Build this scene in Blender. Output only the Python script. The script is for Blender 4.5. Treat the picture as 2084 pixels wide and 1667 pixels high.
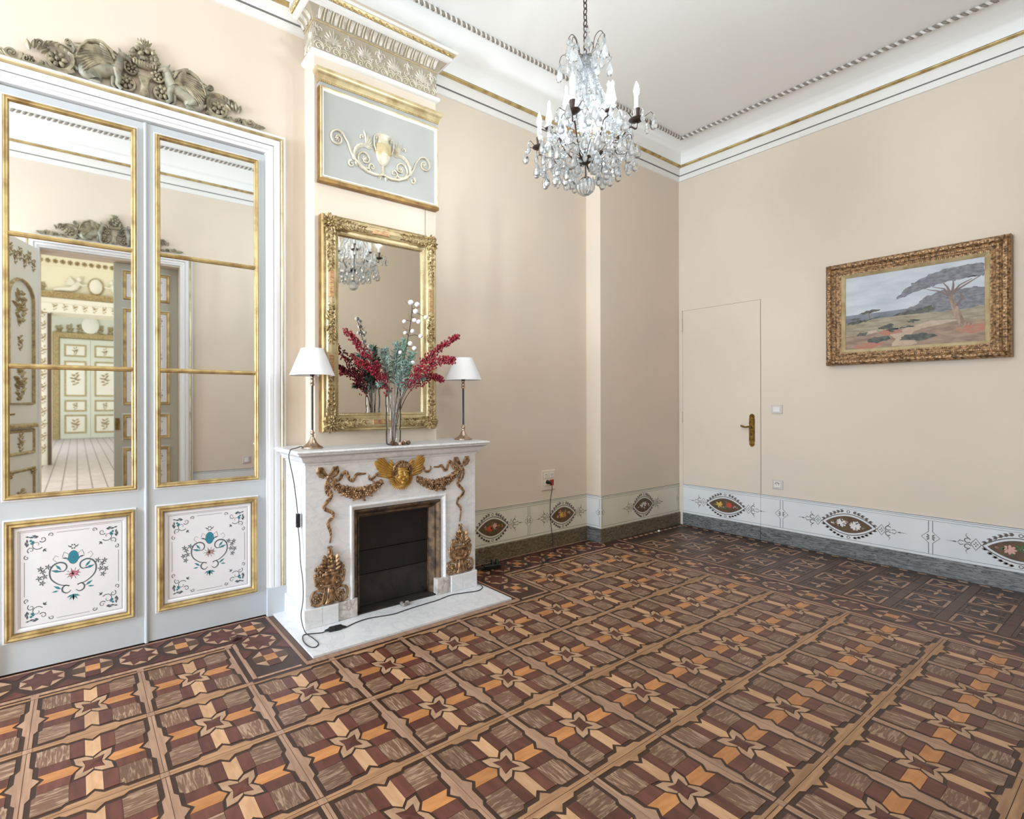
import bpy, math, random
from mathutils import Vector, Matrix
from math import sin, cos, pi, radians, sqrt, atan2, hypot
random.seed(11)
S = bpy.context.scene
for _o in list(bpy.data.objects): bpy.data.objects.remove(_o)
COL = S.collection

# ------------------------------------------------------------------ camera, world, light, exposure
YAW, ROLL, HC, FPX = radians(33.28), radians(-0.124), 1.30, 1031.0
cam = bpy.data.cameras.new('camera'); cam.sensor_width = 36.0; cam.lens = FPX / 2084 * 36
cam.shift_x = (1042 - 833.5) / 2084; cam.shift_y = -(833.5 - 819.4) / 2084
cam.clip_start = 0.02
co = bpy.data.objects.new('camera', cam); COL.objects.link(co); S.camera = co
_f = Vector((sin(YAW), cos(YAW), 0)); _r = Vector((cos(YAW), -sin(YAW), 0)); _u = Vector((0, 0, 1))
_r2 = cos(ROLL) * _r + sin(ROLL) * _u; _u2 = -sin(ROLL) * _r + cos(ROLL) * _u
co.matrix_world = Matrix(((_r2.x, _u2.x, -_f.x, 0), (_r2.y, _u2.y, -_f.y, 0), (_r2.z, _u2.z, -_f.z, HC), (0, 0, 0, 1)))
def px(p):
    d = Vector(p) - Vector((0, 0, HC)); z = d.dot(_f)
    if z < 0.05: return None
    return (833.5 + FPX * d.dot(_r2) / z, 819.4 - FPX * d.dot(_u2) / z, z)

w = bpy.data.worlds.new('world'); S.world = w; w.use_nodes = True
w.node_tree.nodes['Background'].inputs[0].default_value = (0.62, 0.78, 1.0, 1); w.node_tree.nodes['Background'].inputs[1].default_value = 2.0
def area(name, loc, rot, sx, sy, power, col):
    l = bpy.data.lights.new(name, 'AREA'); l.shape = 'RECTANGLE'; l.size = sx; l.size_y = sy; l.energy = power; l.color = col
    o = bpy.data.objects.new(name, l); o.location = loc; o.rotation_euler = rot; COL.objects.link(o); return o
# daylight through the tall window in the left wall, and added fill lamps brightening the windowless rooms behind the open door
area('window_daylight', (-4.42, 1.55, 1.75), (0, radians(-90), 0), 2.4, 1.5, 310, (0.80, 0.90, 1.0))
area('salon_fill', (-2.3, -3.4, 2.0), (0, radians(-90), 0), 2.6, 3.0, 170, (1.0, 0.97, 0.90))
area('gallery_fill', (-2.3, -11.5, 2.0), (0, radians(-90), 0), 2.6, 5.0, 200, (0.95, 0.98, 1.0))
S.view_settings.view_transform = 'Standard'; S.view_settings.look = 'None'
S.view_settings.exposure = 0.25; S.view_settings.gamma = 1.0; S.view_settings.use_curve_mapping = False
BULB_W = 20.5
S.cycles.max_bounces = 10; S.cycles.diffuse_bounces = 5; S.cycles.glossy_bounces = 6
S.cycles.transmission_bounces = 8; S.cycles.transparent_max_bounces = 24
S.cycles.caustics_reflective = False; S.cycles.caustics_refractive = False
S.cycles.sample_clamp_indirect = 4.0

# ------------------------------------------------------------------ materials
def lin(c):
    return tuple((x / 255 / 12.92 if x <= 10 else ((x / 255 + 0.055) / 1.055) ** 2.4) for x in c)
M = {}
def mat(name, rgb, rough=0.5, metal=0.0, rgb2=None, scale=8.0, stretch=None, bump=0.0, bscale=60.0, spec=0.5, rnd=0.0, contrast=(0.35, 0.65), detail=4.0, trans=0.0, emit=None, coat=0.0, distort=0.0):
    m = bpy.data.materials.new(name); m.use_nodes = True; nt = m.node_tree; n = nt.nodes; b = n['Principled BSDF']
    c1 = lin(rgb) + (1,)
    b.inputs['Base Color'].default_value = c1; b.inputs['Roughness'].default_value = rough; b.inputs['Metallic'].default_value = metal
    b.inputs['Specular IOR Level'].default_value = spec
    if coat: b.inputs['Coat Weight'].default_value = coat; b.inputs['Coat Roughness'].default_value = 0.15
    if trans: b.inputs['Transmission Weight'].default_value = trans; b.inputs['IOR'].default_value = 1.5
    if emit: b.inputs['Emission Color'].default_value = lin(emit[0]) + (1,); b.inputs['Emission Strength'].default_value = emit[1]
    src = None
    if rgb2 or bump:
        tc = n.new('ShaderNodeTexCoord'); mp = n.new('ShaderNodeMapping'); nt.links.new(tc.outputs['Object'], mp.inputs[0])
        if stretch: mp.inputs['Scale'].default_value = stretch
    if rgb2:
        nz = n.new('ShaderNodeTexNoise'); nz.inputs['Scale'].default_value = scale; nz.inputs['Detail'].default_value = detail; nz.inputs['Distortion'].default_value = distort
        nt.links.new(mp.outputs[0], nz.inputs[0])
        cr = n.new('ShaderNodeValToRGB'); cr.color_ramp.elements[0].position = contrast[0]; cr.color_ramp.elements[1].position = contrast[1]
        cr.color_ramp.elements[0].color = c1; cr.color_ramp.elements[1].color = lin(rgb2) + (1,)
        nt.links.new(nz.outputs[0], cr.inputs[0]); src = cr.outputs[0]
    if rnd:
        oi = n.new('ShaderNodeObjectInfo'); hs = n.new('ShaderNodeHueSaturation'); mr = n.new('ShaderNodeMapRange')
        mr.inputs['To Min'].default_value = 1 - rnd; mr.inputs['To Max'].default_value = 1 + rnd
        nt.links.new(oi.outputs['Random'], mr.inputs[0]); nt.links.new(mr.outputs[0], hs.inputs['Value'])
        if src: nt.links.new(src, hs.inputs['Color'])
        else: hs.inputs['Color'].default_value = c1
        src = hs.outputs[0]
        if rgb2:   # shift the grain from piece to piece
            va = n.new('ShaderNodeVectorMath'); va.operation = 'SCALE'; cx = n.new('ShaderNodeCombineXYZ')
            for i in range(3): nt.links.new(oi.outputs['Random'], cx.inputs[i])
            nt.links.new(cx.outputs[0], va.inputs[0]); va.inputs['Scale'].default_value = 37.0
            ad = n.new('ShaderNodeVectorMath'); nt.links.new(tc.outputs['Object'], ad.inputs[0]); nt.links.new(va.outputs[0], ad.inputs[1])
            nt.links.new(ad.outputs[0], mp.inputs[0])
    if src: nt.links.new(src, b.inputs['Base Color'])
    if bump:
        nb = n.new('ShaderNodeTexNoise'); nb.inputs['Scale'].default_value = bscale; nb.inputs['Detail'].default_value = 3
        nt.links.new(mp.outputs[0], nb.inputs[0]); bp = n.new('ShaderNodeBump'); bp.inputs['Strength'].default_value = bump; bp.inputs['Distance'].default_value = 0.004
        nt.links.new(nb.outputs[0], bp.inputs['Height']); nt.links.new(bp.outputs[0], b.inputs['Normal'])
    M[name] = m; return m

mat('wall_paint', (225, 212, 195), 0.75, rgb2=(220, 208, 194), scale=1.3, bump=0.03, bscale=40)
mat('ceiling_paint', (246, 248, 248), 0.8, rgb2=(243, 246, 246), scale=0.8)
mat('cornice_white', (236, 236, 233), 0.55)
mat('cornice_line', (112, 112, 110), 0.6)
mat('gold', (202, 178, 122), 0.38, 0.45, rgb2=(142, 112, 66), scale=14, contrast=(0.42, 0.75), bump=0.15, bscale=90)
mat('pale_gold', (210, 195, 154), 0.38, 0.42, rgb2=(162, 136, 90), scale=12, contrast=(0.45, 0.8), bump=0.1, bscale=90)
mat('dark_gold', (172, 136, 76), 0.42, 0.5, rgb2=(112, 80, 44), scale=16, contrast=(0.35, 0.75))
mat('red_bole', (166, 108, 80), 0.55, 0.2, rgb2=(204, 176, 122), scale=30, stretch=(1, 1, 4))
mat('grey_paint', (196, 203, 208), 0.5, rgb2=(190, 198, 204), scale=2.0)
mat('white_paint', (232, 233, 236), 0.45)
mat('panel_white', (232, 231, 235), 0.5, rgb2=(226, 227, 232), scale=2.0)
mat('ink_grey', (86, 96, 104), 0.7)
mat('ink_teal', (56, 130, 140), 0.7)
mat('ink_blue', (24, 140, 164), 0.6)
mat('ink_pink', (196, 120, 138), 0.7)
mat('silver_mirror', (238, 240, 240), 0.02, 1.0)
mat('old_mirror', (226, 222, 212), 0.025, 1.0)
mat('dark_joint', (70, 62, 56), 0.8); mat('door_joint', (138, 128, 116), 0.8)
mat('fillet_wood', (62, 40, 31), 0.42, rgb2=(50, 31, 24), scale=30)
mat('oak', (112, 82, 65), 0.38, rgb2=(170, 143, 120), scale=42, stretch=(2.4, 0.32, 1), contrast=(0.49, 0.64), rnd=0.16, bump=0.08, bscale=50, distort=1.2)
mat('oak_cross', (112, 82, 65), 0.38, rgb2=(166, 139, 116), scale=42, stretch=(0.32, 2.4, 1), contrast=(0.49, 0.64), rnd=0.16, bump=0.08, bscale=50, distort=1.2)
mat('walnut', (106, 62, 52), 0.38, rgb2=(86, 48, 40), scale=18, stretch=(2, 0.5, 1), rnd=0.18)
mat('satinwood', (200, 140, 86), 0.38, rgb2=(180, 120, 70), scale=24, stretch=(0.5, 2, 1), rnd=0.14)
mat('maple', (204, 164, 126), 0.38, rgb2=(188, 146, 108), scale=24, stretch=(2, 0.5, 1), rnd=0.12)
mat('ash_wood', (186, 152, 122), 0.40, rgb2=(168, 134, 106), scale=24, stretch=(1, 1, 1), rnd=0.1)
mat('ash_strip', (176, 142, 118), 0.42, rgb2=(152, 118, 96), scale=20, stretch=(3, 0.3, 1), rnd=0.1)
mat('tan_strip', (178, 138, 102), 0.42, rgb2=(150, 112, 80), scale=20, stretch=(0.3, 3, 1), rnd=0.1)
mat('rosewood', (98, 52, 42), 0.40, rgb2=(76, 40, 34), scale=20, stretch=(1, 2, 1), rnd=0.15)
mat('brown_wood', (92, 66, 46), 0.42, rgb2=(74, 52, 38), scale=20, stretch=(2, 0.5, 1), rnd=0.15)
mat('plug_black', (24, 24, 26), 0.4)
mat('cable_black', (38, 38, 40), 0.5)
mat('white_plastic', (232, 230, 226), 0.35)
mat('cream_plastic', (226, 214, 198), 0.35)
mat('grey_plastic', (206, 200, 196), 0.35)
mat('red_plastic', (190, 30, 36), 0.35)

# ------------------------------------------------------------------ mesh builder
class G:
    def __init__(s): s.v = []; s.f = []
    def add(s, v, f):
        n = len(s.v); s.v += [tuple(p) for p in v]; s.f += [tuple(i + n for i in q) for q in f]; return s
    def box(s, x0, x1, y0, y1, z0, z1):
        return s.add([(x0,y0,z0),(x1,y0,z0),(x1,y1,z0),(x0,y1,z0),(x0,y0,z1),(x1,y0,z1),(x1,y1,z1),(x0,y1,z1)],
                     [(0,3,2,1),(4,5,6,7),(0,1,5,4),(1,2,6,5),(2,3,7,6),(3,0,4,7)])
    def wbox(s, u0, u1, v0, v1, w0, w1): return s.box(u0, u1, -w1, -w0, v0, v1)
    def cbox(s, u0, u1, v0, v1, w0, w1, c):   # wall-mounted box, front edges chamfered by c
        a = [(u0,-w0,v0),(u1,-w0,v0),(u1,-w0,v1),(u0,-w0,v1)]
        b = [(u0,-(w1-c),v0),(u1,-(w1-c),v0),(u1,-(w1-c),v1),(u0,-(w1-c),v1)]
        d = [(u0+c,-w1,v0+c),(u1-c,-w1,v0+c),(u1-c,-w1,v1-c),(u0+c,-w1,v1-c)]
        f = [(8,9,10,11)]
        for k in (0, 4):
            for i in range(4):
                j = (i + 1) % 4; f.append((k+i, k+j, k+4+j, k+4+i))
        return s.add(a + b + d, f)
    def prism(s, poly, z0, z1):               # floor piece, extruded up
        n = len(poly); a = 0
        for i in range(n):
            x1, y1 = poly[i]; x2, y2 = poly[(i + 1) % n]; a += x1 * y2 - x2 * y1
        if a < 0: poly = poly[::-1]
        v = [(x, y, z0) for x, y in poly] + [(x, y, z1) for x, y in poly]
        return s.add(v, [tuple(range(n, 2 * n))] + [(i, (i + 1) % n, n + (i + 1) % n, n + i) for i in range(n)])
    def wpoly(s, poly, w0, w1):               # wall piece, extruded out of the wall
        n = len(poly); a = 0
        for i in range(n):
            x1, y1 = poly[i]; x2, y2 = poly[(i + 1) % n]; a += x1 * y2 - x2 * y1
        if a < 0: poly = poly[::-1]
        v = [(x, -w0, y) for x, y in poly] + [(x, -w1, y) for x, y in poly]
        return s.add(v, [tuple(range(n, 2 * n))] + [(i, (i + 1) % n, n + (i + 1) % n, n + i) for i in range(n)])
    def pillow(s, poly, w0, h, inset=0.35):   # bulged relief shape on a wall
        n = len(poly); a = 0
        for i in range(n):
            x1, y1 = poly[i]; x2, y2 = poly[(i + 1) % n]; a += x1 * y2 - x2 * y1
        if a < 0: poly = poly[::-1]
        cx = sum(p[0] for p in poly) / n; cy = sum(p[1] for p in poly) / n
        k = 1 - inset
        v = [(x, -w0, y) for x, y in poly] + [(x, -(w0 + h * 0.5), y) for x, y in poly] + [(cx + (x - cx) * k, -(w0 + h * 0.92), cy + (y - cy) * k) for x, y in poly] + [(cx, -(w0 + h), cy)]
        f = []
        for i in range(n):
            j = (i + 1) % n
            f += [(i, j, n + j, n + i), (n + i, n + j, 2 * n + j, 2 * n + i), (2 * n + i, 2 * n + j, 3 * n)]
        return s.add(v, f)
    def tube(s, pts, r, n=6, cap=True, closed=False, flat=None):
        pts = [Vector(p) for p in pts]; k = len(pts)
        rr = r if isinstance(r, (list, tuple)) else [r] * k
        up = None; rings = []; N0 = len(s.v)
        for i, p in enumerate(pts):
            if closed: t = pts[(i + 1) % k] - pts[i - 1]
            else: t = pts[min(i + 1, k - 1)] - pts[max(i - 1, 0)]
            if t.length < 1e-9: t = Vector((0, 0, 1))
            t.normalize()
            if up is None:
                up = Vector((0, -1, 0)) if abs(t.y) < 0.9 else Vector((0, 0, 1))
            up = (up - t * up.dot(t))
            if up.length < 1e-6: up = t.orthogonal()
            up.normalize(); sd = t.cross(up)
            for j in range(n):
                a = 2 * pi * j / n
                s.v.append(tuple(p + (sd * cos(a) + up * sin(a) * (flat or 1.0)) * rr[i]))
        for i in range(k if closed else k - 1):
            for j in range(n):
                a = N0 + i * n + j; b = N0 + i * n + (j + 1) % n; i2 = (i + 1) % k
                s.f.append((a, b, N0 + i2 * n + (j + 1) % n, N0 + i2 * n + j))
        if cap and not closed:
            s.f.append(tuple(N0 + j for j in range(n))[::-1]); s.f.append(tuple(N0 + (k - 1) * n + j for j in range(n)))
        return s
    def wtube(s, pts, r, n=6, w=0.0, flat=None, **k):
        return s.tube([(p[0], -(w if len(p) < 3 else p[2]), p[1]) for p in pts], r, n, flat=flat, **k)
    def lathe(s, prof, n=24, c=(0, 0, 0), capb=True, capt=True, wob=None):
        N0 = len(s.v)
        for r, z in prof:
            for j in range(n):
                a = 2 * pi * j / n; q = r * (1 + (wob[0] * cos(wob[1] * a) if wob else 0))
                s.v.append((c[0] + q * cos(a), c[1] + q * sin(a), c[2] + z))
        for i in range(len(prof) - 1):
            for j in range(n):
                a = N0 + i * n + j; b = N0 + i * n + (j + 1) % n
                s.f.append((a, b, b + n, a + n))
        if capb: s.f.append(tuple(N0 + j for j in range(n))[::-1])
        if capt: s.f.append(tuple(N0 + (len(prof) - 1) * n + j for j in range(n)))
        return s
    def ell(s, c, r, n=8, m=5, rot=None):     # ellipsoid
        N0 = len(s.v); c = Vector(c)
        def put(p):
            q = Vector((p[0] * r[0], p[1] * r[1], p[2] * r[2]))
            if rot is not None: q = rot @ q
            s.v.append(tuple(c + q))
        put((0, 0, -1))
        for i in range(1, m):
            t = pi * i / m - pi / 2
            for j in range(n): put((cos(t) * cos(2 * pi * j / n), cos(t) * sin(2 * pi * j / n), sin(t)))
        put((0, 0, 1)); L = len(s.v) - 1
        for j in range(n):
            s.f.append((N0, N0 + 1 + (j + 1) % n, N0 + 1 + j))
            s.f.append((L, N0 + 1 + (m - 2) * n + j, N0 + 1 + (m - 2) * n + (j + 1) % n))
        for i in range(m - 2):
            for j in range(n):
                a = N0 + 1 + i * n + j; b = N0 + 1 + i * n + (j + 1) % n
                s.f.append((a, b, b + n, a + n))
        return s
    def well(s, u, v, wc, ru, rv, rw, n=8, m=5, ang=0.0):
        return s.ell((u, -wc, v), (ru, rw, rv), n, m, Matrix.Rotation(-ang, 3, 'Y'))
    def frame(s, u0, u1, v0, v1, prof, back=True):   # mitred frame: profile of (inset, out)
        N0 = len(s.v); k = len(prof)
        for d, w in prof:
            s.v += [(u0 + d, -w, v0 + d), (u1 - d, -w, v0 + d), (u1 - d, -w, v1 - d), (u0 + d, -w, v1 - d)]
        for i in range(k - 1):
            for j in range(4):
                a = N0 + i * 4 + j; b = N0 + i * 4 + (j + 1) % 4
                s.f.append((a, b, b + 4, a + 4))
        return s
    def sweep(s, path, prof, closed=False):   # path in XY, room on the right-hand side; profile of (out, z)
        N0 = len(s.v); n = len(path); k = len(prof)
        for i, p in enumerate(path):
            p = Vector(p)
            def nrm(a, b):
                d = (Vector(b) - Vector(a)).normalized(); return Vector((d.y, -d.x))
            if closed: n1 = nrm(path[i - 1], path[i]); n2 = nrm(path[i], path[(i + 1) % n])
            else:
                n1 = nrm(path[i - 1], path[i]) if i else None
                n2 = nrm(path[i], path[i + 1]) if i < n - 1 else None
                n1 = n1 or n2; n2 = n2 or n1
            m = (n1 + n2) / (1 + n1.dot(n2))
            for o, z in prof: s.v.append((p.x + m.x * o, p.y + m.y * o, z))
        for i in range(n if closed else n - 1):
            for j in range(k - 1):
                a = N0 + i * k + j; b = N0 + ((i + 1) % n) * k + j
                s.f.append((a, b, b + 1, a + 1))
        if not closed:
            s.f.append(tuple(N0 + j for j in range(k))); s.f.append(tuple(N0 + (n - 1) * k + j for j in range(k))[::-1])
        return s
    # ---- carved ornament
    def spiral(s, u, v, R, turns=1.5, a0=0.0, sgn=1, rad=0.006, w=0.006, n=5, tail=None, k=None):
        k = k or int(14 * turns) + 4; pts = []; rs = []
        if tail:
            for t in tail[:-1]: pts.append(t); rs.append(rad * 0.9)
        for i in range(k):
            t = i / (k - 1); a = a0 + sgn * turns * 2 * pi * t; r = R * (1 - t) ** 0.8 + R * 0.06
            pts.append((u + r * cos(a), v + r * sin(a))); rs.append(rad * (1 - 0.45 * t))
        s.wtube(pts, rs, n, w=w); s.well(u, v, w, R * 0.16, R * 0.16, rad * 1.3, 6, 4); return s
    def rosette(s, u, v, R, n=7, w=0.006, h=0.008):
        for i in range(n):
            a = 2 * pi * i / n
            s.well(u + 0.62 * R * cos(a), v + 0.62 * R * sin(a), w, R * 0.42, R * 0.27, h, 6, 4, a)
        s.well(u, v, w + h * 0.5, R * 0.27, R * 0.27, h, 6, 4); return s
    def leaf(s, u, v, L, W, ang, w=0.003, h=0.006, curl=0.0, n=5):
        top = []; bot = []; mid = []
        for i in range(n + 1):
            t = i / n; x = L * t; y = curl * L * t * t; wd = W * 0.5 * (sin(pi * min(1, t * 0.92 + 0.08)) ** 0.8)
            hh = h * (0.4 + 0.6 * sin(pi * t))
            for lst, yy, zz in ((top, y + wd, 0), (mid, y, hh), (bot, y - wd, 0)):
                lst.append((u + x * cos(ang) - yy * sin(ang), -(w + zz), v + x * sin(ang) + yy * cos(ang)))
        m = n + 1; f = []
        for i in range(n): f += [(i + 1, i, m + i, m + i + 1), (m + i + 1, m + i, 2 * m + i, 2 * m + i + 1)]
        return s.add(top + mid + bot, f)
    def build(s, name, mt, parent=None, smooth=35, loc=None):
        me = bpy.data.meshes.new(name); me.from_pydata(s.v, [], s.f); me.materials.append(M[mt])
        if smooth:
            me.shade_smooth(); me.set_sharp_from_angle(angle=radians(smooth))
        me.update()
        o = bpy.data.objects.new(name, me); COL.objects.link(o)
        if parent: o.parent = parent
        if loc: o.location = loc
        return o

def tag(o, label=None, cat=None, group=None, kind=None):
    if label: o['label'] = label
    if cat: o['category'] = cat
    if group: o['group'] = group
    if kind: o['kind'] = kind
    return o
def thing(name, label, cat, loc=(0, 0, 0), rz=0.0, group=None, kind=None):
    o = bpy.data.objects.new(name, None); COL.objects.link(o); o.empty_display_size = 0.05
    o.location = loc; o.rotation_euler = (0, 0, rz); return tag(o, label, cat, group, kind)
def link(name, me, parent, loc=(0, 0, 0), rot=None):
    o = bpy.data.objects.new(name, me); COL.objects.link(o); o.parent = parent; o.location = loc
    if rot: o.rotation_euler = rot
    return o
def copy_tree(o, parent=None):
    c = o.copy(); COL.objects.link(c); c.parent = parent if parent else None
    for ch in o.children: copy_tree(ch, c)
    return c
def strip(pts, wd, closed=False):       # flat polyline stroke -> list of quads (2D)
    out = []; n = len(pts)
    L = []
    for i, p in enumerate(pts):
        a = Vector(pts[max(i - 1, 0)]); b = Vector(pts[min(i + 1, n - 1)])
        if closed: a = Vector(pts[i - 1]); b = Vector(pts[(i + 1) % n])
        d = (b - a).normalized() if (b - a).length > 1e-9 else Vector((1, 0)); nn = Vector((-d.y, d.x))
        ww = wd[i] if isinstance(wd, (list, tuple)) else wd
        L.append((Vector(p) + nn * ww / 2, Vector(p) - nn * ww / 2))
    for i in range(n if closed else n - 1):
        j = (i + 1) % n; out.append((L[i][0], L[i][1], L[j][1], L[j][0]))
    return out
def stroke(g, pts, wd, w, closed=False):
    for q in strip(pts, wd, closed):
        g.add([(p[0], -w, p[1]) for p in q], [(0, 1, 2, 3)])
    return g
def arc(u, v, r, a0, a1, n=12, ry=None):
    return [(u + r * cos(a0 + (a1 - a0) * i / n), v + (ry or r) * sin(a0 + (a1 - a0) * i / n)) for i in range(n + 1)]
def disc(g, u, v, r, w, n=10, ry=None, ang=0.0):
    P = [(r * cos(2 * pi * i / n), (ry or r) * sin(2 * pi * i / n)) for i in range(n)]
    g.add([(u + x * cos(ang) - y * sin(ang), -w, v + x * sin(ang) + y * cos(ang)) for x, y in P], [tuple(range(n))]); return g
# ------------------------------------------------------------------ room shell
XR, YB, YP, XP, YF, XL, ZC = 5.38, 3.10, 2.945, 4.045, 0.055, -4.5, 3.95
BX0, BX1, BY = 1.23, 2.16, 2.94
def struct(name, label, cat, loc=(0, 0, 0), rz=0.0): return thing(name, label, cat, loc, rz, kind='structure')
def sobj(o, label, cat): return tag(o, label, cat, kind='structure')

sobj(G().box(XL - 0.2, XP, YB, YB + 0.2, 0, ZC + 0.1).build('wall_back', 'wall_paint', smooth=0), 'beige painted wall behind the mirrored doors and the fireplace', 'wall')
sobj(G().box(XP, XR, YP, YB + 0.2, 0, ZC + 0.1).build('wall_corner', 'wall_paint', smooth=0), 'stepped forward piece of beige wall in the far corner', 'wall')
sobj(G().box(XR, XR + 0.2, -0.13, YB + 0.2, 0, ZC + 0.1).build('wall_right', 'wall_paint', smooth=0), 'pinkish beige painted wall carrying the landscape painting', 'wall')
sobj(G().box(BX0, BX1, BY, YB, 1.0, ZC).build('wall_chimney', 'wall_paint', smooth=0), 'projecting beige chimney breast above the white mantelpiece', 'wall')
DX0, DX1, DXM, DZ = -0.30, 0.955, 0.3275, 2.80      # doorway behind the camera
g = G().box(XL - 0.2, DX0, YF - 0.2, YF, 0, ZC + 0.1).box(DX1, XR, YF - 0.2, YF, 0, ZC + 0.1).box(DX0, DX1, YF - 0.2, YF, DZ, ZC + 0.1)
sobj(g.build('wall_front', 'wall_paint', smooth=0), 'beige wall with the open double doorway, seen in the door mirrors', 'wall')
WY0, WY1, WZ1 = 0.75, 2.35, 3.0
g = G().box(XL - 0.2, XL, YF - 0.2, WY0, 0, ZC + 0.1).box(XL - 0.2, XL, WY1, YB, 0, ZC + 0.1).box(XL - 0.2, XL, WY0, WY1, WZ1, ZC + 0.1).box(XL - 0.2, XL, WY0, WY1, 0, 0.5)
sobj(g.build('wall_left', 'wall_paint', smooth=0), 'beige wall with a tall window, left of the picture', 'wall')
wn = struct('window_1', 'tall white window letting in daylight from the left', 'window', (XL, (WY0 + WY1) / 2, 0), radians(90))
hw = (WY1 - WY0) / 2
G().frame(-hw, hw, 0.5, WZ1, [(0, -0.12), (0, 0.01), (0.05, 0.02), (0.06, -0.04), (0.06, -0.12)]).build('window_frame', 'white_paint', wn)
G().wbox(-0.03, 0.03, 0.55, WZ1 - 0.05, -0.1, -0.05).wbox(-hw, hw, 2.2, 2.25, -0.1, -0.05).build('glazing_bar', 'white_paint', wn)

# ceiling with its cove; trim_1 the cornice, trim_2 the rope moulding
path = [(XL, YB), (XP, YB), (XP, YP), (XR, YP), (XR, YF), (XL, YF)]
RX0, RX1, RY0, RY1 = XL + 0.32, 5.06, YF + 0.33, 2.745
g = G().add([(RX0, RY0, ZC), (RX0, RY1, ZC), (RX1, RY1, ZC), (RX1, RY0, ZC)], [(0, 1, 2, 3)])
outer = [(XL, YB - 0.05), (XP + 0.05, YB - 0.05), (XP + 0.05, YP - 0.05), (XR - 0.05, YP - 0.05), (XR - 0.05, YF + 0.05), (XL, YF + 0.05)]
inner = [(RX0, RY1), (XP - 0.05, RY1), (XP - 0.05, RY1), (RX1, RY1), (RX1, RY0), (RX0, RY0)]
NS = 8; N0 = len(g.v)
for (ox, oy), (ix, iy) in zip(outer, inner):
    for k in range(NS + 1):
        a = pi / 2 * k / NS; t = 1 - cos(a); q = sin(a)
        g.v.append((ox + (ix - ox) * t, oy + (iy - oy) * t, 3.80 + (ZC - 3.80) * q))
for i in range(6):
    for k in range(NS):
        a = N0 + i * (NS + 1) + k; b = N0 + ((i + 1) % 6) * (NS + 1) + k; g.f.append((a, a + 1, b + 1, b))
g.box(XL - 0.2, XR + 0.2, YF - 0.2, YB + 0.2, ZC + 0.1, ZC + 0.2)
sobj(g.build('ceiling', 'ceiling_paint', smooth=50), 'white ceiling with a plain cove', 'ceiling')
cn = struct('trim_1', 'white cornice with a gilt moulding at the top of the walls', 'cornice')
prof = [(0.0, 3.645), (0.012, 3.648), (0.014, 3.694), (0.022, 3.706), (0.024, 3.770), (0.03, 3.775), (0.03, 3.782)]
G().sweep(path, prof, True).build('cornice_band', 'cornice_white', cn)
G().sweep(path, [(0.006, 3.6955), (0.0225, 3.6965), (0.0225, 3.7035), (0.006, 3.7045)], True).build('cornice_groove', 'cornice_line', cn)
G().sweep(path, [(0.02, 3.778), (0.040, 3.779), (0.050, 3.786), (0.052, 3.795), (0.046, 3.802), (0.02, 3.806)], True).build('gilt_moulding', 'gold', cn, 60)
rp = struct('trim_2', 'twisted rope moulding around the flat of the ceiling', 'moulding')
def rope(a, b, ph, r=0.0075, R=0.0085, pitch=0.045):
    a = Vector(a); b = Vector(b); L = (b - a).length; d = (b - a) / L; n = int(L / pitch * 8); s1 = Vector((-d.y, d.x, 0)); s2 = Vector((0, 0, 1))
    pts = []
    for i in range(n + 1):
        t = i / n; q = ph + 2 * pi * L * t / pitch
        pts.append(a + d * L * t + (s1 * cos(q) + s2 * sin(q)) * R)
    return pts
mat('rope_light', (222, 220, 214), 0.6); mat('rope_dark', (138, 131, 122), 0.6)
z = ZC - 0.012
C4 = [(RX0, RY1, z), (RX1, RY1, z), (RX1, RY0, z), (RX0, RY0, z)]
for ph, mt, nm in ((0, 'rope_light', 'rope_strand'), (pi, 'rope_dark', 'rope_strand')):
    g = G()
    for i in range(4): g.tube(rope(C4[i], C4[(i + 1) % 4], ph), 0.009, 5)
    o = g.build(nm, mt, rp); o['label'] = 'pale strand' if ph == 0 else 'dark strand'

# ------------------------------------------------------------------ parquet floor
fl = G().box(XL - 0.2, XR + 0.1, -0.13, YB + 0.1, -0.06, 0.0).build('floor', 'fillet_wood', smooth=0)
sobj(fl, 'inlaid parquet floor of star squares with an octagon border', 'floor')
ZT = 0.0016
PIECES = {}; MESHES = {}
def piece(name, mt, poly, cx, cy, rot=0.0, pyramid=0):
    if rot: poly = [(x * cos(rot) - y * sin(rot), x * sin(rot) + y * cos(rot)) for x, y in poly]
    PIECES.setdefault(name, []).append((mt, tuple((round(x, 5), round(y, 5)) for x, y in poly), cx, cy, pyramid))
P0, Q0, PC = -0.158, 0.713, 0.4122
def line_x(i): return P0 + PC * i
def line_y(j): return Q0 + PC * j
HEARTH = (0.955, 2.432, 2.372)
def rots(poly): return [[(x * cos(a) - y * sin(a), x * sin(a) + y * cos(a)) for x, y in poly] for a in (0, pi / 2, pi, -pi / 2)]
g0 = 0.0007
OAK = [(0.0735, 0.0735), (0.176, 0.0735), (0.176, 0.0885), (0.169, 0.0935), (0.1755, 0.0985), (0.1755, 0.1755), (0.0985, 0.1755), (0.0935, 0.169), (0.0885, 0.176), (0.0735, 0.176)]
OAK = [(0.0735, 0.0735), (0.165, 0.0735), (0.165, 0.083), (0.176, 0.092), (0.176, 0.176), (0.092, 0.176), (0.083, 0.165), (0.0735, 0.165)]
WAL = [(0.0265, 0.0660), (0.0722, 0.0722), (0.0722, 0.1645), (0.0265, 0.1645)]
ARR = [(-0.0252, 0.0650), (0, 0.0440), (0.0252, 0.0650), (0.0252, 0.1645), (0, 0.1440), (-0.0252, 0.1645)]
CHV = [(0.0600, 0.0600), (0.0245, 0.0540), (0.0015, 0.0330), (0.0015, 0.0255), (0.0350, 0.0350), (0.0255, 0.0015), (0.0330, 0.0015), (0.0540, 0.0245)]
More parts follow.
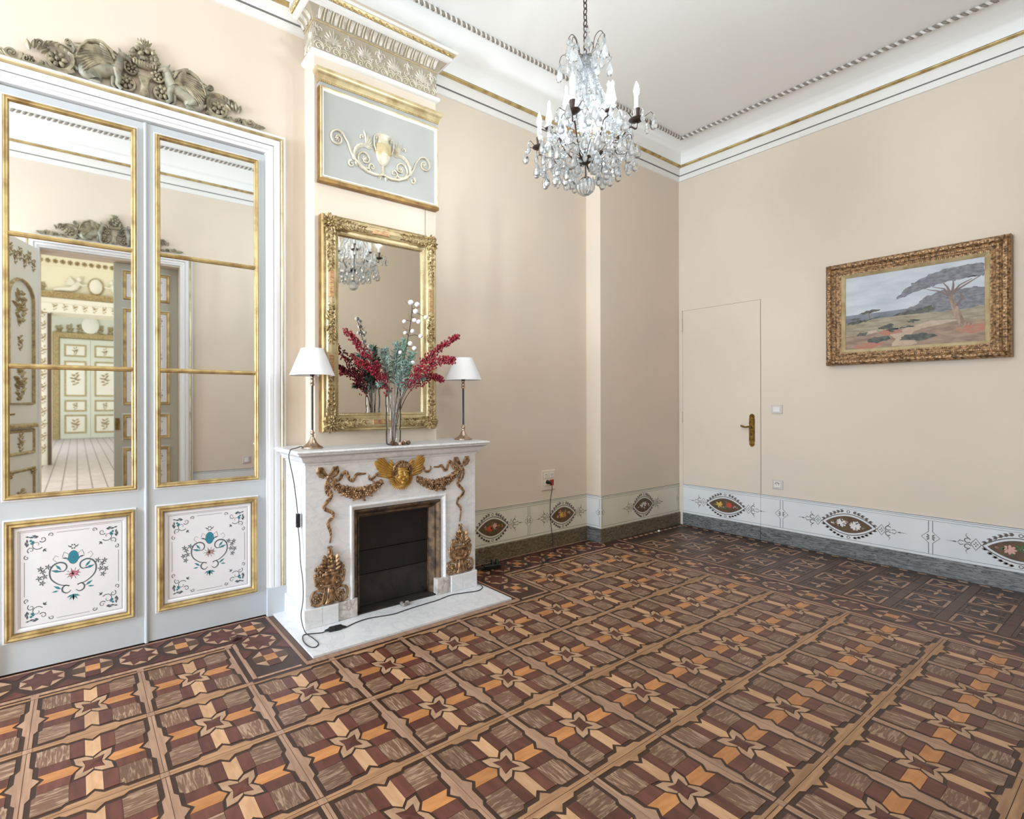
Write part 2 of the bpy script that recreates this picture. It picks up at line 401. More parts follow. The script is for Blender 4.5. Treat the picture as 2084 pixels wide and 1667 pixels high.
CEN = [(0.0335, 0.0335), (0, 0.0225), (-0.0335, 0.0335), (-0.0225, 0), (-0.0335, -0.0335), (0, -0.0225), (0.0335, -0.0335), (0.0225, 0)]
STR = [(-0.190, 0.0125), (-0.096, 0.0125), (-0.080, 0.0250), (-0.026, 0.0250), (0, 0.0470), (0.026, 0.0250), (0.080, 0.0250), (0.096, 0.0125), (0.190, 0.0125)]
STR = STR + [(x, -y) for x, y in STR[::-1]]
STR1 = STR[:9] + [(0.190, 0.001), (-0.190, 0.001)]        # a half strip, split along its middle joint
cells = []
for i in range(-10, 10):
    for j in range(-2, 5):
        x, y = line_x(i + 0.5), line_y(j + 0.5)
        if 0.666 < x < 2.727 and j >= 4: continue
        cells.append((i, j, x, y))
for i, j, x, y in cells:
    for k, r in enumerate((0, pi / 2, pi, -pi / 2)):
        piece('oak_block', 'oak' if k % 2 else 'oak_cross', OAK, x, y, r)
        piece('walnut_block', 'walnut', WAL, x, y, r); piece('walnut_block', 'walnut', [(-a, b) for a, b in WAL], x, y, r)
        piece('arrow_block', 'maple' if k % 2 == 0 else 'satinwood', ARR, x, y, r)
        piece('star_point', 'ash_wood', CHV, x, y, r)
    piece('star_centre', 'rosewood', CEN, x, y, 0, 1)
cellset = {(i, j) for i, j, _, _ in cells}
for i in range(-10, 11):
    for j in range(-2, 5):
        if (i, j) in cellset and (i - 1, j) in cellset:
            for r in (pi / 2, -pi / 2): piece('batten', 'ash_strip', STR1, line_x(i), line_y(j + 0.5), r)
        elif (i, j) in cellset or (i - 1, j) in cellset:
            piece('batten', 'ash_strip', STR1, line_x(i), line_y(j + 0.5), pi / 2 if (i - 1, j) in cellset else -pi / 2)
for j in range(-2, 6):
    for i in range(-10, 10):
        if (i, j) in cellset and (i, j - 1) in cellset:
            for r in (0, pi): piece('batten', 'tan_strip', STR1, line_x(i + 0.5), line_y(j), r)
        elif (i, j) in cellset or (i, j - 1) in cellset:
            piece('batten', 'tan_strip', STR1, line_x(i + 0.5), line_y(j), 0 if (i, j) in cellset else pi)
for i in range(-10, 11):
    for j in range(-2, 6):
        if any((a, b) in cellset for a in (i - 1, i) for b in (j - 1, j)):
            piece('batten_crossing', 'ash_strip', [(-0.0145, -0.0125), (0.0145, -0.0125), (0.0145, 0.0125), (-0.0145, 0.0125)], line_x(i), line_y(j))
# octagon border
OC, OS = 0.086, 0.031
OV = [(OS, OC), (OC, OS), (OC, -OS), (OS, -OC), (-OS, -OC), (-OC, -OS), (-OC, OS), (-OS, OC)]
def octagon(x, y, star, clip=None):
    if star:
        inn = [((OV[k][0] + OV[(k + 1) % 8][0]) / 2 * 0.66, (OV[k][1] + OV[(k + 1) % 8][1]) / 2 * 0.66) for k in range(8)]
        poly = []
        for k in range(8): poly += [tuple(c * 0.985 for c in OV[k]), tuple(c * 0.97 for c in inn[k])]
        piece('inlay_star', 'rosewood', poly, x, y)
        for k in range(8):
            a, b, c = OV[k], OV[(k + 1) % 8], inn[k]; m = ((a[0] + b[0] + c[0]) / 3, (a[1] + b[1] + c[1]) / 3)
            piece('inlay_triangle', 'ash_wood', [tuple(m[q] + (p[q] - m[q]) * 0.93 for q in (0, 1)) for p in (a, b, c)], x, y)
    else:
        s = 0.0305
        piece('inlay_square', 'satinwood', [(-s, -s), (s, -s), (s, s), (-s, s)], x, y)
        for r in (0, pi / 2, pi, -pi / 2):
            piece('inlay_oblong', 'rosewood' if r in (0, pi) else 'brown_wood', [(-s, s + 0.001), (s, s + 0.001), (s, OC), (-s, OC)], x, y, r)
            piece('inlay_triangle', 'ash_wood', [(s + 0.0015, s + 0.0015), (OC - 0.003, s + 0.0015), (s + 0.0015, OC - 0.003)], x, y, r)
def filler(x, y, r, h=0.122):
    piece('border_block', 'rosewood', [(-0.058, h), (0.058, h), (0.004, 0.062), (-0.004, 0.062)], x, y, r)
def rail(x0, y0, x1, y1, wd, mt='ash_strip', nm='border_strip'):
    L = hypot(x1 - x0, y1 - y0); n = max(1, round(L / 0.9)); a = atan2(y1 - y0, x1 - x0)
    for k in range(n):
        t = (k + 0.5) / n; h = L / n / 2 - 0.0006
        piece(nm, mt, [(-h, -wd / 2), (h, -wd / 2), (h, wd / 2), (-h, wd / 2)], x0 + (x1 - x0) * t, y0 + (y1 - y0) * t, a)
YO = 2.938
for k in range(26):
    x = 0.664 - 0.2005 * k
    octagon(x, YO, k % 2 == 0)
    if k: filler(x + 0.10, YO, 0, 0.112); filler(x + 0.10, YO, pi)
for a in (0, pi): filler(0.745, YO, a, 0.112)
octagon(0.826, 2.948, False); octagon(0.826, 2.757, True); octagon(0.826, 2.560, False)
for y in (2.85, 2.658): filler(0.826, y, pi / 2); filler(0.826, y, -pi / 2)
octagon(2.566, 2.948, False); octagon(2.566, 2.757, True); octagon(2.566, 2.560, False)
for y in (2.85, 2.658): filler(2.566, y, pi / 2); filler(2.566, y, -pi / 2)
for k in range(7):
    x = 2.766 + 0.198 * k
    octagon(x, YO, k % 2 == 0); filler(x - 0.099, YO, 0, 0.112); filler(x - 0.099, YO, pi)
for k in range(14):
    y = 2.764 - 0.2 * k
    octagon(4.123, y, k % 2 == 0)
    if k: filler(4.123, y + 0.1, pi / 2); filler(4.123, y + 0.1, -pi / 2)
rail(XL, 2.797, 0.700, 2.797, 0.020); rail(0.700, 2.797, 0.700, 2.392, 0.020); rail(0.712, 2.394, 0.93, 2.394, 0.014)
rail(XL, 3.058, 0.955, 3.058, 0.010); rail(0.958, 3.055, 0.958, 2.38, 0.016)
rail(0.98, 2.41, 0.98, 3.05, 0.026, 'brown_wood'); rail(0.965, 2.397, 2.425, 2.397, 0.036, 'ash_strip'); rail(2.409, 2.42, 2.409, 2.62, 0.026, 'brown_wood')
rail(2.431, 2.392, 2.431, 3.06, 0.014); rail(2.46, 2.394, 2.70, 2.394, 0.014); rail(2.700, 2.392, 2.700, 2.806, 0.020); rail(2.700, 2.806, 3.988, 2.806, 0.020)
rail(2.36, 3.078, XP, 3.078, 0.012); rail(3.988, 2.806, 3.988, -0.1, 0.020); rail(4.262, 2.92, 4.262, -0.1, 0.016)
# dark squares bay beside the right wall
KITE = [(0, 0), (0.0125, 0.042), (0, 0.086), (-0.0125, 0.042)]
QP = 0.2463
for a in range(4):
    for b in range(12):
        x = 4.408 + QP * a; y = 2.636 - QP * b
        h = 0.094
        if x > 5.2: continue
        if (a + b) % 2 == 0:
            for r in (0, pi / 2, pi, -pi / 2):
                piece('square_border', 'ash_strip', [(-h, h - 0.014), (h - 0.0145, h - 0.014), (h - 0.0145, h), (-h, h)], x, y, r)
                piece('petal_inlay', 'ash_wood', KITE, x, y, r + pi / 4)
        else:
            for r in (0, pi / 2, pi, -pi / 2): piece('petal_inlay', 'ash_wood', KITE, x, y, r)
            for k in (-1, 1):
                for yy in (0.088, 0.062): piece('bay_strip', 'brown_wood', [(-h, -0.007), (h, -0.007), (h, 0.007), (-h, 0.007)], x, y + k * yy, 0)
        piece('bay_plank', 'brown_wood', [(-QP / 2 + 0.001, -0.024), (QP / 2 - 0.001, -0.024), (QP / 2 - 0.001, 0.024), (-QP / 2 + 0.001, 0.024)], x, y + QP / 2)
        piece('bay_plank', 'brown_wood', [(-0.022, -QP / 2 + 0.026), (0.022, -QP / 2 + 0.026), (0.022, QP / 2 - 0.026), (-0.022, QP / 2 - 0.026)], x - QP / 2 if a else x - QP / 2 + 0.012, y)
for k in range(28):
    y = 2.86 - 0.105 * k
    piece('edge_chip', 'ash_wood', [(-0.012, -0.028), (0.012, -0.02), (0.012, 0.028), (-0.012, 0.02)], 5.33, y)
    if k < 12: piece('edge_chip', 'ash_wood', [(-0.028, -0.012), (0.02, -0.012), (0.028, 0.012), (-0.02, 0.012)], 4.33 + 0.085 * k, 2.885)
for nm, lst in PIECES.items():
    sc = []
    for q in lst:
        p = px((q[2], q[3], 0)); vis = p is not None and -150 < p[0] < 2234 and p[1] < 1817
        sc.append((0 if vis else 1, p[2] if p else 9, q))
    sc.sort(key=lambda t: (t[0], t[1]))
    rest = {}
    for n, (vis, d, (mt, poly, cx, cy, pyr)) in enumerate(sc):
        if n < 300 and not (vis and nm not in ('batten', 'batten_crossing')):
            key = (nm, mt, poly)
            if key not in MESHES:
                g = G()
                if pyr:
                    m = len(poly); g.add([(x, y, 0) for x, y in poly] + [(x * 0.97, y * 0.97, ZT) for x, y in poly] + [(0, 0, ZT + 0.0025)], [(i, (i + 1) % m, m + (i + 1) % m, m + i) for i in range(m)] + [(m + i, m + (i + 1) % m, 2 * m) for i in range(m)])
                else: g.prism(list(poly), 0.0, ZT)
                me = bpy.data.meshes.new(nm); me.from_pydata(g.v, [], g.f); me.materials.append(M[mt]); MESHES[key] = me
            link(nm, MESHES[key], fl, (cx, cy, 0))
        else:
            rest.setdefault(mt, G()).prism([(x + cx, y + cy) for x, y in poly], 0.0, ZT)
    for mt, g in rest.items():
        o = g.build(nm, mt, fl, smooth=0); o['kind'] = 'stuff'
# ------------------------------------------------------------------ skirting and painted frieze
def marble(name, c1, c2, c3, sc=(1, 1, 1)):
    m = mat(name, c1, 0.35, rgb2=c2, scale=9, stretch=sc, contrast=(0.38, 0.62), detail=8, distort=2.0)
    nt = m.node_tree; n = nt.nodes; b = n['Principled BSDF']; mp = [q for q in n if q.bl_idname == 'ShaderNodeMapping'][0]; cr = [q for q in n if q.bl_idname == 'ShaderNodeValToRGB'][0]
    nz = n.new('ShaderNodeTexNoise'); nz.inputs['Scale'].default_value = 5; nz.inputs['Detail'].default_value = 7; nz.inputs['Distortion'].default_value = 1.5
    nt.links.new(mp.outputs[0], nz.inputs[0]); r2 = n.new('ShaderNodeValToRGB'); e = r2.color_ramp.elements
    e[0].position = 0.465; e[0].color = (0, 0, 0, 1); e[1].position = 0.5; e[1].color = (1, 1, 1, 1); q = e.new(0.535); q.color = (0, 0, 0, 1)
    nt.links.new(nz.outputs[0], r2.inputs[0]); mx = n.new('ShaderNodeMix'); mx.data_type = 'RGBA'
    nt.links.new(r2.outputs[0], mx.inputs[0]); nt.links.new(cr.outputs[0], mx.inputs[6]); mx.inputs[7].default_value = lin(c3) + (1,)
    nt.links.new(mx.outputs[2], b.inputs['Base Color']); return m
marble('marble_olive', (134, 120, 97), (92, 81, 63), (50, 43, 34), (2, 1, 7))
marble('marble_grey', (138, 139, 139), (92, 96, 98), (44, 46, 50), (2, 1, 8))
marble('marble_white', (230, 231, 233), (222, 224, 228), (213, 216, 221), (1, 1, 1.6))
mat('frieze_cream', (226, 224, 208), 0.6, rgb2=(218, 215, 196), scale=3)
mat('frieze_white', (226, 229, 232), 0.6, rgb2=(218, 222, 226), scale=3)
mat('ink_taupe', (112, 104, 100), 0.8)
mat('ink_line', (96, 98, 104), 0.8)
mat('oval_brown', (104, 80, 52), 0.6, rgb2=(84, 64, 46), scale=20)
for nm, c in dict(red=(204, 74, 60), pink=(220, 170, 160), yellow=(222, 190, 84), green=(70, 112, 72), white=(228, 226, 222), orange=(206, 130, 74), mauve=(170, 140, 134), olive=(128, 122, 70)).items():
    mat('petal_' + nm, c, 0.7)
FT, FB, SK = 0.432, 0.130, 0.130

def ornament(par, u, v, flowers, sc=1.0):
    A, H = 0.172, 0.080
    lens = lambda a, h, n=16: [(u + a * (2 * i / n - 1), v + h * cos(pi / 2 * (2 * i / n - 1)) ** 0.85) for i in range(n + 1)]
    full = lambda a, h: lens(a, h) + [(x, 2 * v - y) for x, y in lens(a, h)[::-1][1:-1]]
    g = G()
    stroke(g, full(A + 0.006, H + 0.006), 0.0065, 0.0052, True); stroke(g, full(A - 0.020, H - 0.012), 0.003, 0.0056, True)
    for s in (1, -1):
        for q in (1, -1):
            for k in range(6):
                t = 0.17 + k * 0.145; x = u + q * A * t; y = v + s * ((H + 0.026) * cos(pi / 2 * t) ** 0.8 + 0.002)
                a = atan2(s * (0.15 - 0.75 * t), q)
                for da in (-0.28, 0.28):
                    b = a + da; L = 0.030; y += 0.003 * (1 if da * s * q > 0 else -1)
                    g.add([(x, -0.005, y), (x + L * .5 * cos(b + .55), -0.005, y + L * .5 * sin(b + .55)), (x + L * cos(b), -0.005, y + L * sin(b)), (x + L * .5 * cos(b - .55), -0.005, y + L * .5 * sin(b - .55))], [(0, 1, 2, 3)])
        stroke(g, arc(u, v + s * (H + 0.026), 0.010, 0, 2 * pi, 10)[:-1], 0.005, 0.005, True)
    for q in (1, -1):
        d = u + q * (A + 0.036)
        stroke(g, [(d - 0.026, v), (d, v + 0.042), (d + 0.026, v), (d, v - 0.042)], 0.005, 0.005, True)
        for k in range(4): disc(g, d + 0.008 * cos(k * pi / 2), v + 0.012 * sin(k * pi / 2), 0.006, 0.005, 6, 0.004, k * pi / 2)
        for s in (1, -1):
            stroke(g, arc(d + q * 0.040, v + s * 0.021, 0.016, 0.4, 5.6, 10), 0.006, 0.005)
            stroke(g, [(d + q * 0.036, v + s * 0.038), (d + q * 0.05, v + s * 0.055), (d + q * 0.042, v + s * 0.075)], [0.006, 0.004, 0.001], 0.005)
            stroke(g, [(d + q * 0.06, v + s * 0.01), (d + q * 0.078, v + s * 0.016), (d + q * 0.09, v)], [0.005, 0.006, 0.002], 0.005)
        disc(g, d + q * 0.106, v, 0.012, 0.005, 6, 0.005); stroke(g, [(d + q * 0.118, v), (d + q * 0.15, v)], [0.004, 0.001], 0.005)
    g.build('painted_scrollwork', 'ink_taupe', par, 0)
    G().add([(x, -0.0048, y) for x, y in full(A - 0.021, H - 0.0125)], [tuple(range(len(full(A, H))))]).build('painted_oval', 'oval_brown', par, 0)
    by = {}
    for (fx, fy, r, col, n) in flowers:
        g = by.setdefault(col, G())
        if n == 0: disc(g, u + fx, v + fy, r, 0.0056, 8, r * 0.7, fx * 30)
        else:
            for k in range(n):
                a = 2 * pi * k / n; disc(g, u + fx + r * 0.6 * cos(a), v + fy + r * 0.6 * sin(a), r * 0.42, 0.0056 + 0.0001 * (k % 2), 6, r * 0.24, a)
            disc(g, u + fx, v + fy, r * 0.3, 0.0060, 6)
    for col, g in by.items():
        o = g.build('painted_flower', 'petal_' + col, par, 0); o['label'] = col + ' painted flowers'
def sprinkle(seed, cols, n=16):
    r = random.Random(seed); out = []
    for k in range(n):
        x = r.uniform(-0.11, 0.11); y = r.uniform(-0.05, 0.05) * (1 - abs(x) / 0.14)
        out.append((x, y, r.uniform(0.007, 0.013), r.choice(cols), r.choice((0, 0, 5))))
    return out
FL = dict(
    roses=sprinkle(1, ['olive', 'orange', 'mauve', 'green']) + [(-0.03, -0.005, 0.030, 'red', 7), (0.025, 0.01, 0.028, 'pink', 7), (0.07, 0.005, 0.016, 'orange', 5)],
    fruit=sprinkle(2, ['olive', 'orange', 'mauve', 'pink']) + [(-0.022, 0.002, 0.030, 'yellow', 6), (0.022, 0.0, 0.030, 'orange', 6), (-0.07, -0.01, 0.015, 'pink', 5)],
    white=sprinkle(3, ['olive', 'mauve', 'white'], 12) + [(-0.028, 0.0, 0.026, 'white', 6), (0.024, 0.008, 0.028, 'white', 6)],
    yellowred=sprinkle(4, ['olive', 'mauve', 'green', 'orange']) + [(-0.055, 0.008, 0.032, 'yellow', 7), (0.035, 0.008, 0.030, 'red', 8), (0.0, -0.02, 0.020, 'green', 5)],
    daisy=sprinkle(5, ['mauve', 'white', 'olive'], 20) + [(-0.045, 0.006, 0.034, 'white', 9), (0.045, -0.004, 0.038, 'white', 10)],
    pinkrose=sprinkle(6, ['green', 'olive', 'mauve']) + [(-0.05, 0.0, 0.034, 'pink', 8), (0.0, 0.018, 0.026, 'green', 5), (0.05, 0.0, 0.03, 'yellow', 7)])
def divider(g, gq, u, v0=0.152, v1=0.400, halves=(1, -1)):
    v = (v0 + v1) / 2
    for q in halves:
        stroke(g, [(u + q * 0.011, v0), (u + q * 0.011, v - 0.042), (u + q * 0.05, v), (u + q * 0.011, v + 0.042), (u + q * 0.011, v1)], 0.0035, 0.0052)
        for k in (-1, 0, 1): disc(gq, u + q * 0.014 * (1 if k else 1.1), v + 0.014 * k, 0.010, 0.0052, 6, 0.005, k * q * pi / 4)
def frieze(name, label, loc, rz, u0, u1, fm, ovals, divs, lines=True):
    t = struct(name, label, 'frieze', loc, rz)
    G().wbox(u0, u1, FB, FT, 0.0, 0.004).build('frieze_ground', fm, t, 0)
    g = G(); gq = G()
    for v, wd in ((FT - 0.002, 0.004), (FT - 0.014, 0.0025), (FT - 0.030, 0.002), (FB + 0.020, 0.0025)):
        stroke(g, [(u0, v), (u1, v)], wd, 0.0050)
    for d in divs: divider(g, gq, d[0], halves=d[1])
    g.build('painted_line', 'ink_line', t, 0)
    if gq.v: gq.build('painted_quatrefoil', 'ink_taupe', t, 0)
    for u, fl in ovals: ornament(t, u, 0.275, FL[fl])
    return t
frieze('trim_3', 'cream painted dado frieze with flower ovals, right of the fireplace', (0, YB, 0), 0, 2.345, XP, 'frieze_cream', [(2.842, 'roses'), (3.702, 'fruit')], [(3.262, (1, -1))])
frieze('trim_4', 'short pale frieze on the side of the stepped corner', (XP, 0, 0), radians(-90), -YB, -YP, 'frieze_white', [], [(-YP, (-1,))])
frieze('trim_5', 'cream frieze with one white flower oval in the far corner', (0, YP, 0), 0, XP, XR, 'frieze_cream', [(4.715, 'white')], [(XP, (1,)), (XR - 0.02, (-1,))])
frieze('trim_6', 'pale blue-white frieze with flower ovals under the painting', (XR, 0, 0), radians(-90), -2.172, -YF, 'frieze_white', [(-1.525, 'daisy'), (-0.60, 'pinkrose')], [(-2.004, (1, -1)), (-1.038, (1, -1)), (-0.10, (1, -1))])
frieze('trim_10', 'cream frieze on the wall beyond the far side of the mirrored doors', (0, YB, 0), 0, XL, -0.476, 'frieze_cream', [(-1.3, 'roses'), (-2.3, 'fruit')], [(-1.8, (1, -1))])
tf = struct('trim_7', 'pale frieze on the wall facing the mirrored doors', 'frieze', (0, YF, 0), pi)
G().wbox(-XR, -1.09, 0.13, 0.525, 0, 0.004).build('frieze_ground', 'frieze_white', tf, 0)
gg = G(); stroke(gg, [(-XR, 0.522), (-1.09, 0.522)], 0.006, 0.005); stroke(gg, [(-XR, 0.505), (-1.09, 0.505)], 0.003, 0.005); gg.build('painted_line', 'ink_line', tf, 0)
for u in (-1.92, -2.9, -3.9): ornament(tf, u, 0.36, FL['roses'])
def skirt(name, label, path, mt):
    g = G().sweep(path, [(0, 0), (0.012, 0), (0.012, SK - 0.006), (0.008, SK), (0, SK)])
    return sobj(g.build(name, mt, smooth=0), label, 'skirting')
skirt('baseboard_back', 'olive brown marble skirting beside the fireplace', [(2.345, YB), (XP, YB)], 'marble_olive')
skirt('baseboard_return', 'grey marble skirting on the side of the stepped corner', [(XP, YB), (XP, YP)], 'marble_grey')
skirt('baseboard_corner', 'olive brown marble skirting on the stepped wall near the corner', [(XP - 0.012, YP), (XR, YP)], 'marble_olive')
skirt('baseboard_right', 'dark grey veined marble skirting under the painting', [(XR, 2.171), (XR, YF)], 'marble_grey')
skirt('baseboard_left', 'olive marble skirting beyond the far side of the mirrored doors', [(XL, YB), (-0.476, YB)], 'marble_olive')
skirt('baseboard_front', 'grey marble skirting below the frieze seen in the mirror', [(XR, YF), (1.09, YF)], 'marble_grey')

# ------------------------------------------------------------------ door_2: the jib door papered into the right wall
d2 = struct('door_2', 'flush hidden door painted like the pinkish wall beside the corner', 'door', (XR, 0, 0), radians(-90))
d2_leaf = G().wbox(-2.902, -2.174, 0.006, 2.262, 0.0, 0.0042); d2_leaf = d2_leaf.build('door_leaf', 'wall_paint', d2, 0)
G().wbox(-2.9055, -2.1705, 0.0, 2.2655, 0.0, 0.0012).build('door_gap', 'door_joint', d2, 0)
G().wbox(-2.902, -2.174, FB, FT, 0.004, 0.0062).build('frieze_ground', 'frieze_white', d2_leaf, 0)
g = G(); gq = G()
for v, wd in ((FT - 0.002, 0.004), (FT - 0.014, 0.0025), (FT - 0.030, 0.002), (FB + 0.020, 0.0025)): stroke(g, [(-2.902, v), (-2.174, v)], wd, 0.0066)
g.build('painted_line', 'ink_line', d2_leaf, 0)
_e = bpy.data.objects.new('painted_ornament', None); COL.objects.link(_e); _e.parent = d2; _e.location = (0, -0.0018, 0)
ornament(_e, -2.484, 0.272, FL['yellowred'])
G().sweep([(-2.902, 0), (-2.174, 0)], [(0, 0.006), (0.013, 0.006), (0.013, SK - 0.006), (0.009, SK), (0, SK)]).build('skirting_piece', 'marble_grey', d2, 0)
mat('brass', (142, 112, 56), 0.4, 0.85, rgb2=(84, 62, 30), scale=40, contrast=(0.4, 0.7))
for v0, v1 in ((2.04, 2.27), (1.08, 1.20)):
    g = G()
    for k in range(5):
        h = (v1 - v0) / 5; g.tube([(-2.910, -0.008, v0 + h * k + 0.002), (-2.910, -0.008, v0 + h * (k + 1) - 0.002)], 0.0065, 8)
    g.build('hinge', 'wall_paint', d2)
hp = []
for k in range(25):
    t = k / 24; v = 0.872 + 0.314 * t; e = min(t, 1 - t)
    wd = 0.0245 if e > 0.13 else (0.0245 * (0.25 + 0.95 * sqrt(max(0, e / 0.13)) - 0.25 * (e / 0.13) ** 2 * 0.8)); wd = min(wd, 0.0245)
    if 0.10 < e < 0.14: wd *= 0.84
    hp.append((wd, v))
poly = [(-2.2445 + a, b) for a, b in hp] + [(-2.2445 - a, b) for a, b in hp[::-1]]
pl_ = G().wpoly(poly, 0.004, 0.009)
pl_.frame(-2.2630, -2.2260, 0.925, 1.135, [(0, 0.009), (0.002, 0.013), (0.005, 0.013), (0.007, 0.009)])
for v in (0.893, 1.166): pl_.rosette(-2.2445, v, 0.015, 6, 0.009, 0.004)
for k in range(7): pl_.well(-2.2445 + 0.02 * cos(pi * k / 6), 1.143 + 0.012 * sin(pi * k / 6), 0.009, 0.004, 0.004, 0.003, 6, 4)
hpl = pl_.build('handle_plate', 'brass', d2)
g = G().tube([(-2.2445, -0.008, 1.062), (-2.2445, -0.045, 1.062)], 0.009, 10).tube([(-2.2445, -0.045, 1.062), (-2.262, -0.048, 1.064), (-2.285, -0.047, 1.058), (-2.305, -0.044, 1.062), (-2.316, -0.043, 1.068)], [0.009, 0.0085, 0.0075, 0.009, 0.011], 8)
g.ell((-2.318, -0.043, 1.069), (0.013, 0.011, 0.011)); g.well(-2.2445, 1.062, 0.012, 0.016, 0.016, 0.006)
g.build('lever_handle', 'brass', d2)
G().well(-2.2445, 0.985, 0.009, 0.005, 0.009, 0.003).build('keyhole', 'plug_black', d2)

# ------------------------------------------------------------------ door_1: mirrored double doors with gilt frames
mat('grey_line', (120, 126, 132), 0.6)
def scroll_pts(u, v, r, a0, turns, sgn, n=12):
    return [(u + r * (1 - 0.8 * i / n) * cos(a0 + sgn * turns * 2 * pi * i / n), v + r * (1 - 0.8 * i / n) * sin(a0 + sgn * turns * 2 * pi * i / n)) for i in range(n + 1)]
def leaf2(g, u, v, L, a, w, k=0.3):
    g.add([(u, -w, v), (u + L * .5 * cos(a + k), -w, v + L * .5 * sin(a + k)), (u + L * cos(a), -w, v + L * sin(a)), (u + L * .5 * cos(a - k), -w, v + L * .5 * sin(a - k))], [(0, 1, 2, 3)])
def smooth2(P, k=5):
    out = []
    for i in range(len(P) - 1):
        p0, p1, p2, p3 = P[max(i - 1, 0)], P[i], P[i + 1], P[min(i + 2, len(P) - 1)]
        for j in range(k):
            t = j / k; out.append(tuple(0.5 * (2 * p1[c] + (p2[c] - p0[c]) * t + (2 * p0[c] - 5 * p1[c] + 4 * p2[c] - p3[c]) * t * t + (3 * p1[c] - p0[c] - 3 * p2[c] + p3[c]) * t ** 3) for c in (0, 1)))
    return out + [tuple(P[-1])]
def painted_panel(par, u0, u1, v0, v1, w, centre=True, flower='ink_pink'):
    gi, gt, gb, gp = G(), G(), G(), G()
    uc, vc = (u0 + u1) / 2, (v0 + v1) / 2; W = w + 0.0006; U, V = (u1 - u0) / 2, (v1 - v0) / 2
    a, b = U - 0.022, V - 0.022; c = min(0.15, V * 0.55, U * 0.62)
    stroke(gi, [(uc - U + 0.006, vc - V + 0.006), (uc + U - 0.006, vc - V + 0.006), (uc + U - 0.006, vc + V - 0.006), (uc - U + 0.006, vc + V - 0.006)], 0.0018, W, True)
    for s in (1, -1):
        if a > c: stroke(gi, [(uc - a + c, vc + s * b), (uc + a - c, vc + s * b)], 0.0016, W)
        if b > c: stroke(gi, [(uc + s * a, vc - b + c), (uc + s * a, vc + b - c)], 0.0016, W)
        for q in (1, -1):
            k = c / 0.15
            P = lambda x, y: (uc + s * (a - x * k), vc + q * (b - y * k))
            for (x, y, r, a0, tn, sg) in ((0.058, 0.058, 0.030, 0.6, 1.0, 1), (0.085, 0.030, 0.018, 2.6, 1.1, -1), (0.030, 0.085, 0.018, 2.2, 1.1, 1), (0.125, 0.010, 0.013, 2.8, 1.1, 1), (0.010, 0.125, 0.013, 4.4, 1.1, -1)):
                stroke(gi, [P(px_, py_) for px_, py_ in scroll_pts(x, y, r, a0, tn, sg)], [0.0046 * k * (1 - 0.6 * i / 12) for i in range(13)], W)
            for (x, y, L, an) in ((0.004, 0.006, 0.022, 0.2), (0.012, 0.02, 0.026, 1.5), (0.02, 0.012, 0.026, 0.1), (0.034, 0.004, 0.03, 0.25), (0.004, 0.034, 0.03, 1.35), (0.045, 0.02, 0.022, -0.4), (0.02, 0.045, 0.022, 2.0), (0.088, 0.088, 0.02, 0.8), (0.088, 0.088, 0.016, 0.0), (0.088, 0.088, 0.016, 1.6)):
                gg = gi; n0 = len(gg.v)
                pts = [(x, y), (x + L * .5 * cos(an + .42), y + L * .5 * sin(an + .42)), (x + L * 1.1 * cos(an), y + L * 1.1 * sin(an)), (x + L * .5 * cos(an - .42), y + L * .5 * sin(an - .42))]
                gg.add([(P(*p)[0], -W, P(*p)[1]) for p in pts], [(0, 1, 2, 3)])
            for (x, y) in ((0.030, 0.032), (0.04, 0.04), (0.034, 0.048)): disc(gt, *P(x, y), 0.007 * k, W, 6)
    if centre:
        for s in (1, -1):
            X = lambda x: uc + s * x
            big = [(0.015, -0.062), (0.055, -0.052), (0.090, -0.020), (0.098, 0.018), (0.085, 0.048), (0.058, 0.060), (0.034, 0.050), (0.028, 0.030), (0.040, 0.014), (0.058, 0.018)]
            bs = smooth2(big, 5); stroke(gi, [(X(x), vc + y) for x, y in bs], [0.003 + 0.004 * sin(pi * i / (len(bs) - 1)) for i in range(len(bs))], W)
            bs = smooth2(((0.010, -0.086), (0.026, -0.098), (0.044, -0.088), (0.046, -0.07), (0.032, -0.058), (0.018, -0.066)), 5); stroke(gi, [(X(x), vc + y) for x, y in bs], [0.002 + 0.0045 * sin(pi * i / (len(bs) - 1)) for i in range(len(bs))], W)
            stroke(gi, [(X(x), vc + y) for x, y in ((0.07, 0.064), (0.085, 0.08), (0.075, 0.097), (0.062, 0.088))], 0.0016, W)
            stroke(gi, [(X(x), vc + y) for x, y in ((0.02, 0.096), (0.038, 0.11), (0.046, 0.085))], 0.002, W)
            for (x, y, L, an) in ((0.05, 0.012, 0.045, 0.3), (0.05, 0.02, 0.04, 0.9), (0.05, -0.075, 0.04, 0.6), (0.06, -0.08, 0.03, -0.1)):
                leaf2(gt, X(x), vc + y, L, an if s > 0 else pi - an, W)
            for k, (x, y) in enumerate(((0.105, 0.045), (0.125, 0.025), (0.140, -0.005), (0.118, 0.0), (0.135, 0.04), (0.128, -0.03))):
                for m in range(5): leaf2(gi, X(x), vc + y, 0.016, m * 1.257 + k, W, 0.42)
            for m in range(3): leaf2(gt, uc, vc - 0.108, 0.034, -pi / 2 + s * m * 0.55, W, 0.25)
            leaf2(gi, X(0.02), vc + 0.075, 0.03, 0.2 if s > 0 else pi - 0.2, W, 0.3)
            leaf2(gi, X(0.012), vc + 0.128, 0.018, 0.9 if s > 0 else pi - 0.9, W, 0.3)
